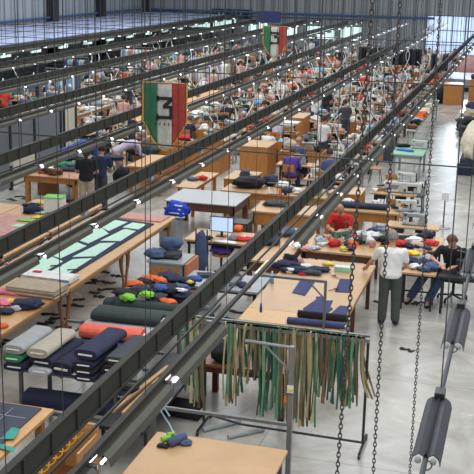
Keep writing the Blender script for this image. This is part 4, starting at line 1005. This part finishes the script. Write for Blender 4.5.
# near machines along right aisle
station(-3.2, 27.1, 0, 0, 0, 'on the front right of the aisle tables'); station(-3.05, 28.5, 0, 1, 0, 'second back along the right aisle')
MP[0].get((-2.75, 27.1, .78), .2, 'cream sewing machine at the aisle end of the front sewing table', 'sewing machine')
station(-2.3, 23.6, 0, 0, 1, 'nearest the right aisle behind man in white')
MP[0].get((-2.62, 24.8, .82), .4, 'cream sewing machine at the right end of the blue roll bench', 'sewing machine')
CPR[0].get((-2.95, 25.8, 0), 0, 'orange wooden chair tucked between sewing tables by the aisle', 'chair')
CPR[0].get((*at(375, 183, 0).xy, 0), PI, 'orange wooden chair alone on the floor left of sewing tables', 'chair'); CPR[0].get((*at(388, 205, 0).xy, 0), .4, 'orange wooden chair by the front sewing table', 'chair')
CPR[1].get((*at(416, 212, 0).xy, 0), PI / 2, 'dark chair at the aisle end of the sewing tables', 'chair')
MP[2].get((-3.55, 21.2, .851), .9, 'green sewing machine on the table before the bald man', 'sewing machine', None, (.8, .8, .9))
MP[1].get((-3.1, 21.3, .851), 1.8, 'grey sewing machine beside the green one', 'sewing machine', None, (.7, .8, .8))
MP[3].get((-.80, 19.85, .78), 2.6, 'dark sewing machine under the hands of the seated man', 'sewing machine')
# green-topped table
t = work_table('green topped table with blue tool beside the right aisle', 'table', -4.05, -3.05, 32.9, 34.6, cloth('greentop', (150, 190, 164), var=.06), .8, GREYP, .07, .1)
lp('bright blue tool on the green topped table', cloth('toolblue', (60, 130, 200)), 405, 151, .801, .6, .2, .08, -.3, 231, cat='tool', name='cutting_tool'); lp('black part beside the blue tool on green table', C_('black'), 403, 147, .801, .5, .25, .12, .4, 232, cat='tool', name='cutting_tool')
MP[0].get((-3.3, 34.2, .801), 0, 'cream sewing machine at the far corner of the green topped table', 'sewing machine')
t = thing('metal_locker', 'narrow dark grey locker between the aisle and overhead tray', 'locker', (*at(388, 160, 0).xy, 0)); MB().box(-.2, .2, -.2, .2, 0, 1.25, .01).build('carcass', mat('slate_locker', (64, 76, 90), .4), t); MB().box(-.18, .18, -.21, -.2, .05, 1.2).build('door', mat('slate_locker', (64, 76, 90), .4), t)
# stand in aisle
t = thing('aisle_stand', 'small white metal stand on a pole in the right aisle', 'stand', (*at(443, 228, 0).xy, 0)); MB().tube([(0, 0, 0), (0, 0, .9)], .02, 8).build('pole', STEEL, t); MB().box(-.09, .09, -.05, .05, .75, .95, .01).build('holder', WHITE, t); MB().loft([(0, 0, 0, .2, .2), (0, 0, .02, .19, .19)]).build('base', GREYP, t)
# cream draped bale at right
t = thing('covered_bale', 'big bale draped in cream cloth beside the right aisle', 'bale', (-1.2, 36.0, 0)); 
MB().box(-.8, .9, -1.5, 1.6, 0, .5, .03).build('dark_base', C_('charcoal'), t); o = lump('cream_cover', C_('cream'), t, 1.7, 3.6, 1.45, 240, .12, 4); o.location = (0, 0, .22); MB().box(-.86, -.4, -1.75, -1.5, 0, .38, .03).build('black_foot', C_('navy'), t)
for i, (px, py, c, s_) in enumerate(((466, 128, 'black', .8), (472, 120, 'beige', .9), (468, 136, 'charcoal', .8), (474, 112, 'navy', .8))): lp('%s heap beyond the cream bale by the aisle' % c, C_(c), px, py, 0, s_, s_ * 1.3, .45, 0, 245 + i, amp=.7)
# brown blocks & far pallets
wood_bin('orange brown cabinet at the end of the right aisle tables', -3.65, 53.3, .9, 1.0, 1.0, False); wood_bin('narrow orange brown cabinet right of the other by aisle', -2.75, 55.5, .5, 1.0, 1.05, False)
lp('black coat draped over the table end by the orange brown cabinets', C_('black'), 441, 103, 0, .5, .9, .95, 0, 250); o = lump('cloth_bundle', C_('charcoal'), None, .4, .5, .3, 251); place(o, (-2.75, 55.4, 1.08)); tag(o, 'dark coat on the narrow cabinet by the aisle', 'cloth bundle')
PNK = cloth('pinkbag', (186, 142, 140), var=.15)
for i in range(6):
    o = lump('wrapped_bale', PNK, None, 1.7, 1.5, 1.4, 260 + i, .15); place(o, (-3.6 + (i % 3) * 1.8, 66 + (i // 3) * 2.4, .0)); tag(o, '%s pinkish wrapped bale by the bright far doors, %s' % (ORD[i % 3], 'front row' if i < 3 else 'back row'), 'bale', 'pinkish bales by the far doors')
t = thing('grey_platform', 'low grey platform in front of the pinkish bales', 'platform', (-2.5, 60.5, 0)); MB().box(-2.0, 4, -1.6, 2.4, .25, .7, .02).build('deck', mat('greyblue', (142, 146, 156), .5), t); MB().box(-1.8, 3.8, -1.4, 2.2, 0, .25).build('base', DARKM, t)

# floor scraps near
sc = [(20, 197), (24, 199), (12, 200), (96, 217), (100, 214), (104, 213), (52, 322), (45, 324), (60, 319), (78, 300), (72, 306), (95, 293), (98, 297), (108, 283), (100, 290), (115, 290), (90, 283), (48, 314), (8, 341), (3, 345), (215, 318), (225, 319), (238, 312), (240, 270), (248, 266), (418, 289), (423, 303), (415, 304), (405, 350), (380, 302), (232, 338), (104, 272), (118, 276), (96, 281), (6, 348), (64, 327)]
sc.sort(key=lambda q: q[1]); SC = {}
FS = C_('black'); FN = C_('navy')
for i, (px, py) in enumerate(sc):
    b = MB(); rr = random.Random(i); p = at(px, py, 0); L = rr.uniform(.15, .4); pts = [(rr.uniform(-.05, .05) + (k / 6 - .5) * L, rr.uniform(-.06, .06), .006) for k in range(7)]
    up = [(x, y + rr.uniform(.03, .09)) for x, y, z in pts]; dn = [(x, y - rr.uniform(.02, .08)) for x, y, z in pts][::-1]
    pts2 = sorted(up) + sorted(dn, reverse=True); b.prism(pts2, 2, .001, .012)
    o = b.build('floor_scrap', FN if i == 28 else FS); place(o, (p.x, p.y, 0), rr.uniform(-.5, .5))
    zone = 'beneath the grey partition' if px < 30 and py < 210 else 'left of the roll stand' if px < 80 and py > 310 else 'at the near left floor' if px < 20 else 'under the long cutting table' if px < 130 else 'left of the light cutting table' if px < 300 else 'around the two men'
    SC[zone] = SC.get(zone, 0) + 1; tag(o, 'dark cloth scrap on the floor %s, %s from the back' % (zone, ORD[SC[zone] - 1]), 'cloth scrap', 'dark scraps strewn on the floor')

def mk_cone():
    t = bpy.data.objects.new('thread_rack', None); COL.objects.link(t)
    MB().tube([(0, 0, 0), (0, 0, .62)], .012, 6).box(-.25, .25, -.01, .01, .3, .32).box(-.25, .25, -.01, .01, .58, .6).box(-.12, .12, -.08, .08, 0, .015).build('stand', STEEL, t)
    for k, c in enumerate(('white', 'cream', 'orange', 'navy')):
        x = -.21 + k * .14; MB().loft([(x, 0, .325, .045, .045), (x, 0, .47, .02, .02)], 8).build('thread_cone', C_(c), t)
    return t
KP = Proto(mk_cone)
# more clutter on the middle tables
rc = random.Random(21)
def clutter(label, x0, x1, y0, y1, z, n, cs, smin=.2, smax=.45):
    for i in range(n):
        c = cs[i % len(cs)]; o = lump('cloth_bundle', C_(c), None, rc.uniform(smin, smax), rc.uniform(smin, smax) * .8, rc.uniform(.06, .18), 400 + rc.randint(0, 99), .55)
        place(o, (rc.uniform(x0, x1), rc.uniform(y0, y1), z), rc.uniform(-1, 1)); tag(o, '%s bundle, %s laid on the %s' % (c, ORD[i], label), 'cloth bundle')
clutter('cluttered table between the two men', -3.0, -1.65, 21.5, 22.5, .801, 16, ['navy', 'charcoal', 'denim', 'black', 'beige', 'white', 'bottle', 'navy'])
clutter('denim sorting table', -2.1, -1.5, 19.75, 20.15, .781, 5, ['denim', 'navy', 'white'])
clutter('table by the bald man', -4.15, -2.85, 20.5, 21.6, .851, 14, ['silver', 'navy', 'rose', 'white', 'charcoal', 'red', 'bottle'], .12, .3)
clutter('blue roll bench', -4.5, -2.9, 25.0, 25.15, .821, 5, ['white', 'charcoal', 'beige'], .15, .3)
clutter('brown wooden desk', -13.0, -11.7, 25.6, 27.1, .851, 9, ['navy', 'black', 'green', 'charcoal', 'white', 'brown'], .3, .6)
clutter('long wooden bench', -5.9, -4.6, 25.8, 26.5, .801, 7, ['grey', 'white', 'charcoal', 'beige', 'lime', 'navy'], .2, .4)
clutter('narrow pale bench', -8.7, -8.35, 26.2, 27.6, .801, 3, ['denim', 'orange', 'red'], .2, .35)
clutter('far half of the second cutting table', -11.1, -9.9, 21.2, 22.5, .851, 10, ['black', 'navy', 'yellow', 'pink', 'white', 'charcoal'], .15, .4)
clutter('monitor desk', -6.7, -5.5, 20.6, 20.9, .801, 4, ['grey', 'black', 'white'], .1, .2)
clutter('dark workbench', -5.9, -4.6, 17.7, 18.5, .721, 6, ['charcoal', 'grey', 'navy'], .2, .4)
clutter('front sewing table by the aisle', -3.75, -3.3, 26.95, 27.3, .781, 4, ['beige', 'white', 'navy'], .15, .25)
clutter('orange cabinet behind the dark cloth bench', -7.7, -7.3, 27.2, 28.0, .831, 3, ['charcoal', 'white', 'denim'], .2, .35)
KP.get((-5.7, 24.2, .801), 0, 'thread rack of four cones on the lower wooden bench', 'thread rack'); 
MP[0].get((-7.0, 26.2, .801), .3, 'cream sewing machine left of the black heap on the bench', 'sewing machine') if False else None
# ------------------------------------------------------------------ people in the near and middle
def P(px, py, J, rz, label, sh, tr, z=0, **k):
    o = person(label, None, J, sh, tr, **k); p = at(px, py, z); place(o, (p.x, p.y, 0), rz); return o
J = stand(.05, 'reachleft'); J['look'] = Vector((-.3, 1, -.2))
o = P(388, 324, J, .12, 'standing man in white T-shirt and grey green trousers seen from behind', 'white', 'charcoal', hair=(128, 122, 116)); 
o.scale = (1.15, 1.08, 1.03)
gm = cloth('greygreen', (74, 80, 72)); [setattr(c.data, 'materials', None) if False else (c.data.materials.clear(), c.data.materials.append(gm)) for c in o.children if c.name.startswith('trousers')]
J = sit(.22, (.15, .9, -.75), .5); J['kn'] = [Vector((.12, .42, .57)), Vector((.40, .34, .57))]; J['an'] = [Vector((.30, .52, .09)), Vector((.62, .46, .09))]; J['el'] = [Vector((-.34, .24, .84)), Vector((.34, .24, .84))]
o = P(452, 293, J, 2.75, 'seated man in black T-shirt and jeans bending over his work', 'black', 'denim', hair=(110, 72, 54))
o.location = (-1.15, 20.6, 0); o.rotation_euler = (0, 0, 3.0); o.scale = (1.18, 1.1, 1.08)
t = thing('office_chair', 'black wheeled office chair under the seated man', 'chair', (-1.13, 20.65, 0), 3.0)
MB().box(-.24, .24, -.22, .24, .42, .49, .03).build('seat', BLACKP, t); MB().box(-.22, .22, -.30, -.25, .6, 1.0, .03).build('backrest', BLACKP, t); MB().tube([(0, -.2, .45), (0, -.3, .55), (0, -.29, .9)], .02, 6).build('back_post', DARKM, t); MB().tube([(0, 0, .42), (0, 0, .1)], .03, 8).build('column', DARKM, t)
for k in range(5):
    a = k * 2 * PI / 5; arm = MB().tube([(0, 0, .12), (.3 * math.cos(a), .3 * math.sin(a), .08)], .02, 6).build('base_arm', DARKM, t); MB().tube([(.3 * math.cos(a) - .02, .3 * math.sin(a), .035), (.3 * math.cos(a) + .02, .3 * math.sin(a), .035)], .035, 8).build('caster', BLACKP, arm)
o = P(332, 258, sit(.2, (.2, 1, -.7)), 3.1, 'seated bald man in a red shirt bending over a machine', 'red', 'navy', bald=True, long_sleeve=False)
o.location = (-3.86, 23.0, 0); o.rotation_euler = (0, 0, 3.1); o.scale = (1.1, 1.05, 1.02)
CPR[1].get((-3.86, 23.1, 0), 3.1, 'dark chair under the bald man in red', 'chair')
o = P(291, 185, sit(.15, (0, 1, -.6)), 0, 'person in purple shirt seated with back turned at centre', 'purple', 'navy', hair=(70, 50, 40), long_sleeve=True, vox=.014)
o.location = (-6.55, 29.4, 0); CPR[0].get((-6.55, 29.35, 0), 0, 'orange wooden chair under the person in purple', 'chair')
station(-6.5, 30.15, 0, 0, 1, 'in front of the person in purple')
o = P(84, 206, stand(.05, 'work'), .3, 'standing woman in dark T-shirt and beige trousers seen from behind', 'black', 'beige', hair=(52, 40, 36), longhair=True, vox=.014); o.location = (-10.98, 24.75, 0); o.scale = (1.12, 1.1, 1.06)
o = P(98, 201, stand(.12, 'work'), .1, 'woman in dark top and grey trousers leaning over desk beside her', 'navy', 'charcoal', hair=(40, 34, 32), vox=.014); o.location = (-10.85, 25.35, 0); o.scale = (1.1, 1.1, 1.05)
o = P(62, 160, stand(.75, 'work'), -.9, 'worker in blue top leaning far over the brown desk', 'blue', 'charcoal', z=0, hair=(60, 44, 36), long_sleeve=True, vox=.014); o.location = (-12.95, 28.0, 0); o.scale = (1.2, 1.15, 1.1)
o = P(119, 182, stand(.7, 'work'), -.9, 'worker in lavender grey top bending forward by the large bin', 'lavender', 'rose', hair=(120, 112, 108), long_sleeve=True, vox=.014)
o = P(2, 268, stand(.35, 'work'), -1.4, 'worker in dark shirt at the left edge reaching over cutting table', 'black', 'navy', hair=(50, 40, 36), vox=.014); o.location = (-9.62, 16.75, 0)
t = thing('trousers_box', 'black bag standing behind the bending worker in lavender', 'bag', (*at(122, 186, 0).xy, 0)); o = lump('bag_body', C_('black'), t, .5, .5, .6, 271, .3); MB().tube([(-.1, 0, .5), (0, 0, .68), (.1, 0, .5)], .015, 5).build('handle', BLACKP, t); t.name = 'black_bag'
# garments in the hung left-edge partition foreground
# ------------------------------------------------------------------ factory lines further back
for r in ((-14.7, -14.0, 25, 32), (-14.1, -13.3, 34.3, 46.2), (-13.4, -12.5, 27.5, 28.6), (-12.5, -11.6, 28.5, 30), (-7.2, -5.8, 28.6, 30.6), (-3.9, -2.2, 26.4, 29), (-9.4, -7.6, 10, 22.2), (-2.4, 6, 30, 76), (-30, -22.7, 20, 80), (-9.5, -4, 58, 59), (-22.7, -20.1, 55.6, 56.5), (-21, -19.1, 42.4, 43.2), (-22.7, -21.2, 48, 49), (-16.6, -14.2, 49.6, 50.4), (-16.4, -15, 24.5, 25.5)): reg(*r)
def joined(root, name):
    """one mesh with the materials of a thing's parts, for copies too small to show parts"""
    bm = bmesh.new(); mats = []
    def add(o, M):
        if o.type == 'MESH':
            mm = o.data.materials[0]
            if mm not in mats: mats.append(mm)
            idx = mats.index(mm); n0 = len(bm.faces); v0 = len(bm.verts)
            bm.from_mesh(o.data); bm.verts.ensure_lookup_table(); bm.faces.ensure_lookup_table()
            for v in bm.verts[v0:]: v.co = M @ v.co
            for f in bm.faces[n0:]: f.material_index = idx
        for ch in o.children: add(ch, M @ ch.matrix_basis)
    add(root, Matrix.Identity(4))
    me = bpy.data.meshes.new(name); bm.to_mesh(me); bm.free()
    for m_ in mats: me.materials.append(m_)
    return me
FARM = {}
def put(proto, key, name, loc, rz, label, cat, group=None, scale=None):
    """near: with parts; far: a single joined mesh"""
    if loc[1] < 46 or proto.o is None: return proto.get(loc, rz, label, cat, group, scale)
    if key not in FARM: FARM[key] = joined(proto.o, name)
    o = bpy.data.objects.new(name, FARM[key]); COL.objects.link(o); place(o, loc, rz); tag(o, label, cat, group)
    if scale: o.scale = scale
    return o
def mkp(shirt, J, hair, tr='charcoal'):
    return lambda: person('x', None, J, shirt, tr, hair=hair, vox=.03, long_sleeve=False)
PP = []
for i, c in enumerate(['white', 'navy', 'red', 'denim', 'rose', 'black', 'sky', 'bottle', 'lavender', 'beige']):
    PP.append((Proto(mkp(c, sit(.12 + .04 * (i % 3), (0, 1, -.6)), [(50, 40, 36), (90, 64, 44), (30, 28, 28), (150, 140, 130)][i % 4])), c))
PS = [(Proto(mkp(c, stand(.08 * (i % 3), 'work'), (60, 46, 38))), c) for i, c in enumerate(('white', 'black', 'rose', 'denim', 'charcoal'))]
stackm = {}
def far_heap(x, y, z, c, label, sx, sy, sz, rz, cat='garment heap', name='garment_heap'):
    key = (c, random.randint(0, 1))
    if key not in stackm:
        o = lump(name, C_(c), None, 1, 1, 1, 300 + len(stackm), .6, 2 if y > 50 else 3); stackm[key] = o
    else: o = stackm[key].copy(); COL.objects.link(o); o.name = name
    place(o, (x, y, z), rz); o.scale = (sx, sy, sz); tag(o, label, cat)
cartm = {}
def carton(x, y, z, c, label, s_, rz):
    if c not in cartm:
        b = MB(); b.box(-.5, .5, -.5, .5, 0, .02); b.box(-.5, .5, -.5, -.46, .02, 1); b.box(-.5, .5, .46, .5, .02, 1); b.box(-.5, -.46, -.46, .46, .02, 1); b.box(.46, .5, -.46, .46, .02, 1)
        b.box(-.78, -.5, -.48, .48, .92, .95); b.box(.5, .78, -.48, .48, .92, .95)
        o = b.build('open_carton', C_(c)); cartm[c] = o
    else: o = cartm[c].copy(); COL.objects.link(o)
    place(o, (x, y, z), rz); o.scale = s_; tag(o, label, 'box')
def mk_hose(k):
    def f():
        pts = []
        for i in range(15):
            v = i / 14; pts.append(((.35 + .2 * k) * math.sin(v * (3.0 + k)) * v, .25 * math.sin(v * 4.2), -1.6 * v + .25 * math.sin(v * PI)))
        return MB().tube(pts, .02, 6).build('air_hose', mat('white_hose', (206, 208, 206), .5, var=0), None, True)
    return f
HP = [Proto(mk_hose(k)) for k in range(2)]
BINS = [Proto(lambda: wood_bin('x', 0, 0, .75, .7, .85, True)), Proto(lambda: wood_bin('x', 0, 0, .6, .6, .8, False))]
def mk_lampstand():
    t = bpy.data.objects.new('work_lamp', None); COL.objects.link(t)
    MB().tube([(0, 0, 0), (0, 0, .5), (-.1, -.1, .62), (-.2, -.15, .58)], .01, 6).build('arm', WHITE, t)
    MB().loft([(-.2, -.15, .50, .08, .08), (-.2, -.15, .56, .06, .06), (-.2, -.15, .6, .02, .02)], 10).build('lamp_shade', WHITE, t); return t
LP = Proto(mk_lampstand)
# long tables with goods
rf_ = random.Random(11)
heapc = ['navy', 'white', 'black', 'denim', 'orange', 'cream', 'white', 'charcoal', 'sky', 'beige', 'rose', 'white', 'grey', 'brown', 'black', 'red', 'silver']
for k, (x0, x1, y0, y1, lb) in enumerate(((-12.5, -12.1, 35, 44, 'right of the long orange counter'), (-16.9, -16.4, 27, 40, 'behind the grey partition'), (-18.9, -18.5, 36, 54, 'behind the left sewing line'), (-4.15, -3.8, 37.5, 47, 'along the right aisle'))):
    t = work_table('long narrow white topped conveyor table ' + lb, 'table', x0, x1, y0, y1, WTOP, .9, ORANGE if k < 2 else GREYP, .06, .12)
    y = y0 + .4; j = 0
    while y < y1 - .3:
        c = rf_.choice(heapc); far_heap((x0 + x1) / 2, y, .9, c, '%s heap, %s along the conveyor table %s' % (c, ORD[min(j, 27)], lb), .38, rf_.uniform(.3, .6), rf_.uniform(.08, .25), rf_.uniform(-.4, .4)); y += rf_.uniform(.6, 1.1); j += 1
linesX = [-5.2, -6.75, -8.3, -9.85, -11.4, -12.95, -14.9, -16.0, -17.6, -19.7, -21.3]
start = [28.2, 31.4, 33.0, 33.6, 32.2, 29.4, 33.0, 25.3, 27.0, 26.5, 28.0]
nm = na = 0
for li, X in enumerate(linesX):
    y = start[li]; k = 0
    while y < 75 and k < 27:
        wh = 'in line %s from the aisle, %s back' % (['one', 'two', 'three', 'four', 'five', 'six', 'seven', 'eight', 'nine', 'ten', 'eleven'][li], ORD[k])
        st = rf_.uniform(1.9, 2.5) if li < 7 else rf_.uniform(2.2, 2.9)
        jx = rf_.uniform(-.12, .12)
        if not free(X + jx - .62, X + jx + .62, y - .9, y + .32): y += .8; continue
        reg(X + jx - .6, X + jx + .6, y - 1.0, y + .3)
        ti = rf_.choice((0, 0, 1, 2)); mi = rf_.choice((0, 0, 0, 1, 2)) if li < 6 else rf_.choice((0, 1, 2, 2)); rz = rf_.choice((0, 0, PI))
        r0 = rf_.random()
        if r0 < .87:
            put(TP[ti], 't%d' % ti, 'sewing_table', (X + jx, y, 0), rz, '%s sewing table %s' % (tname[ti], wh), 'sewing table')
            dx = rf_.choice((-.2, .2)); put(MP[mi], 'm%d' % mi, 'sewing_machine', (X + jx + dx, y, .78), rz, '%s sewing machine %s' % (mname[mi], wh), 'sewing machine')
            zt = .78
        else:
            put(BINS[1], 'b1', 'wooden_cabinet', (X + jx - .3, y, 0), 0, 'orange wooden cabinet standing %s' % wh, 'cabinet'); zt = .83; dx = .3
            put(BINS[0], 'b0', 'wooden_bin', (X + jx + .4, y, 0), 0, 'orange wooden open bin standing %s' % wh, 'bin')
            c = rf_.choice(heapc); far_heap(X + jx + .4, y, .14, c, '%s cloth filling the open bin %s' % (c, wh), .5, .46, .85, 0)
        c = rf_.choice(heapc); far_heap(X + jx - math.copysign(.36, dx), y + rf_.uniform(-.1, .1), zt, c, '%s garment heap on the table %s' % (c, wh), rf_.uniform(.3, .45), rf_.uniform(.25, .4), rf_.uniform(.1, .32), rf_.uniform(-.6, .6))
        if rf_.random() < .45 and r0 < .87: c = rf_.choice(('white', 'cream', 'beige', 'grey')); carton(X + jx + math.copysign(.46, dx), y + .05, zt, c, '%s open carton on the table %s' % (c, wh), (.2, .3, .2), rf_.uniform(-.3, .3))
        for q in range(3 if y < 50 else (2 if y < 60 else 0)):
            c = rf_.choice(('white', 'black', 'cream', 'navy', 'white', 'charcoal', 'silver', 'rose', 'brown')); qx = X + jx + (-.5, .05, .5)[q] * (1 if dx < 0 else -1) + rf_.uniform(-.06, .06)
            far_heap(qx, y - .14 + rf_.uniform(-.04, .1), zt, c, '%s scrap, %s small one %s' % (c, ORD[q], wh), rf_.uniform(.12, .22), rf_.uniform(.12, .2), rf_.uniform(.06, .2), rf_.uniform(-1, 1), 'cloth scrap', 'cloth_scrap')
        r = rf_.random(); yy_ = y - .75
        if r < .45:
            pr, c = rf_.choice(PP); put(pr, 'p' + c, 'person', (X + jx, yy_, 0), rf_.choice((0, .2, -.2)), 'person in %s top seated %s' % (c, wh), 'person')
            put(CPR[0], 'c0', 'work_chair', (X + jx, yy_ - .03, 0), 0, 'orange wooden chair of the seated person %s' % wh, 'chair')
        elif r < .62: ci = rf_.choice((0, 0, 1)); put(CPR[ci], 'c%d' % ci, 'work_chair', (X + jx, yy_ + .1, 0), rf_.uniform(-.6, .6), 'empty %s chair at the table %s' % (cname[ci], wh), 'chair')
        elif r < .74: pr, c = rf_.choice(PS); put(pr, 's' + c, 'person', (X + jx + .2, yy_ + .1, 0), rf_.uniform(-.8, .8), 'person in %s top standing %s' % (c, wh), 'person')
        elif r < .9: c = rf_.choice(('brown', 'grey', 'beige', 'navy')); carton(X + jx - .2, yy_ + .1, 0, c, '%s open carton on the floor %s' % (c, wh), (.5, .5, .55), 0); c2 = rf_.choice(heapc); far_heap(X + jx - .2, yy_ + .1, .28, c2, '%s cloth in the floor carton %s' % (c2, wh), .42, .4, .42, 0)
        else: c = rf_.choice(heapc); far_heap(X + jx, yy_, 0, c, '%s garment heap on the floor %s' % (c, wh), .6, .6, .5, 0)
        if rf_.random() < .5 and r0 < .87: put(KP, 'k', 'thread_rack', (X + jx - .1, y + .22, .78), 0, 'thread rack of four cones %s' % wh, 'thread rack')
        if rf_.random() < .4 and r0 < .87: put(LP, 'l', 'work_lamp', (X + jx + .3, y + .2, .78), rf_.uniform(0, 6), 'white bent arm work lamp %s' % wh, 'lamp')
        if rf_.random() < .85 and y < 62:
            HP[k % 2].get((X + jx + .3, y + .2, 2.6), rf_.uniform(0, 6), 'white air hose hanging down %s' % wh, 'hose')
        y += st; k += 1
# machines and goods along the second plank, near middle
for i, (x, y, c) in enumerate(((-5.0, 26.1, 'charcoal'), (-5.5, 26.2, 'white'), (-6.4, 27.5, 'lime'))): pass
# garment racks
def mk_garment(c):
    def f():
        o = bpy.data.objects.new('hung_garment', None); COL.objects.link(o)
        b = MB(); b.loft([(0, 0, -.1, .03, .03), (0, 0, -.14, .07, .2), (0, 0, -.3, .08, .24), (0, 0, -.7, .075, .22), (0, 0, -1.02, .09, .25)], 10); b.build('garment', C_(c), o, True)
        MB().tube([(0, -.18, -.13), (0, 0, -.07), (0, 0, 0), (0, .03, .02)], .008, 5).build('hanger', STEEL, o); return o
    return f
GP_ = {c: Proto(mk_garment(c)) for c in ('black', 'white', 'navy', 'denim', 'sky', 'beige', 'orange', 'lavender')}
def rack(label, x0, x1, y, z, cs, along='x', pitch=.15):
    L = x1 - x0; t = thing('garment_rack', label, 'garment rack', (x0, y, 0), 0)
    MB().tube([(0, 0, z), (L, 0, z)], .02, 6).build('rail', STEEL, t)
    for x in (0, L): MB().tube([(x, 0, 0), (x, 0, z)], .02, 6).build('upright', STEEL, t)
    for x in (0, L): MB().tube([(x, -.3, .03), (x, .3, .03)], .02, 6).build('foot', STEEL, t)
    n = int(L / pitch)
    for i in range(n):
        s_ = .12 + (L - .24) * i / max(1, n - 1); c = cs[i % len(cs)]
        put(GP_[c], 'g' + c, 'hung_garment', (x0 + s_, y, z - .02), 0, '%s garment, %s from the left on the %s' % (c, ORD[min(i, 27)], label), 'garment', 'garments on the ' + label)
rack('far rack of black coats', -9.4, -7.9, 58.5, 2.4, ['black'])
rack('wide black coat rack by the aisle', -7.5, -5.8, 58.5, 2.4, ['black', 'black', 'navy'])
rack('short coat rack by the bright doors', -5.5, -4.2, 58.5, 2.2, ['beige', 'navy', 'black', 'white'])
rack('far back rack of pale shirts', -22.6, -20.2, 56.0, 1.9, ['white', 'sky', 'white', 'beige', 'orange', 'white'])
rack('rack of blue and white shirts', -20.9, -19.2, 42.8, 1.9, ['sky', 'white', 'denim', 'lavender'])
rack('rack of grey blue shirts', -22.6, -21.3, 48.5, 1.9, ['denim', 'sky', 'beige', 'navy'])
rack('rack of mixed pale garments', -16.5, -14.3, 50.0, 1.9, ['white', 'beige', 'lavender', 'white'])
rack('left edge rack of green garments', -16.3, -15.1, 25.0, 1.75, ['sky', 'white', 'denim', 'beige'])
# strip lamps fixed under the front beam of the office roof
for i in range(14):
    y = 36 + i * 3.0; t = thing('strip_lamp', 'short lit strip lamp under the office roof edge, %s from the front' % ORD[i], 'lamp', (-22.42, y, 2.50), 0, 'strip lamps under the office roof edge')
    MB().box(-.05, .05, -.55, .55, 0, .05, .01).build('housing', DARKM, t); MB().box(-.05, .05, -.45, .45, -.14, -.005, .01).build('diffuser', mat('strip_diffuser', (225, 240, 232), .4, var=0, emit=((190, 235, 215), .8)), t)
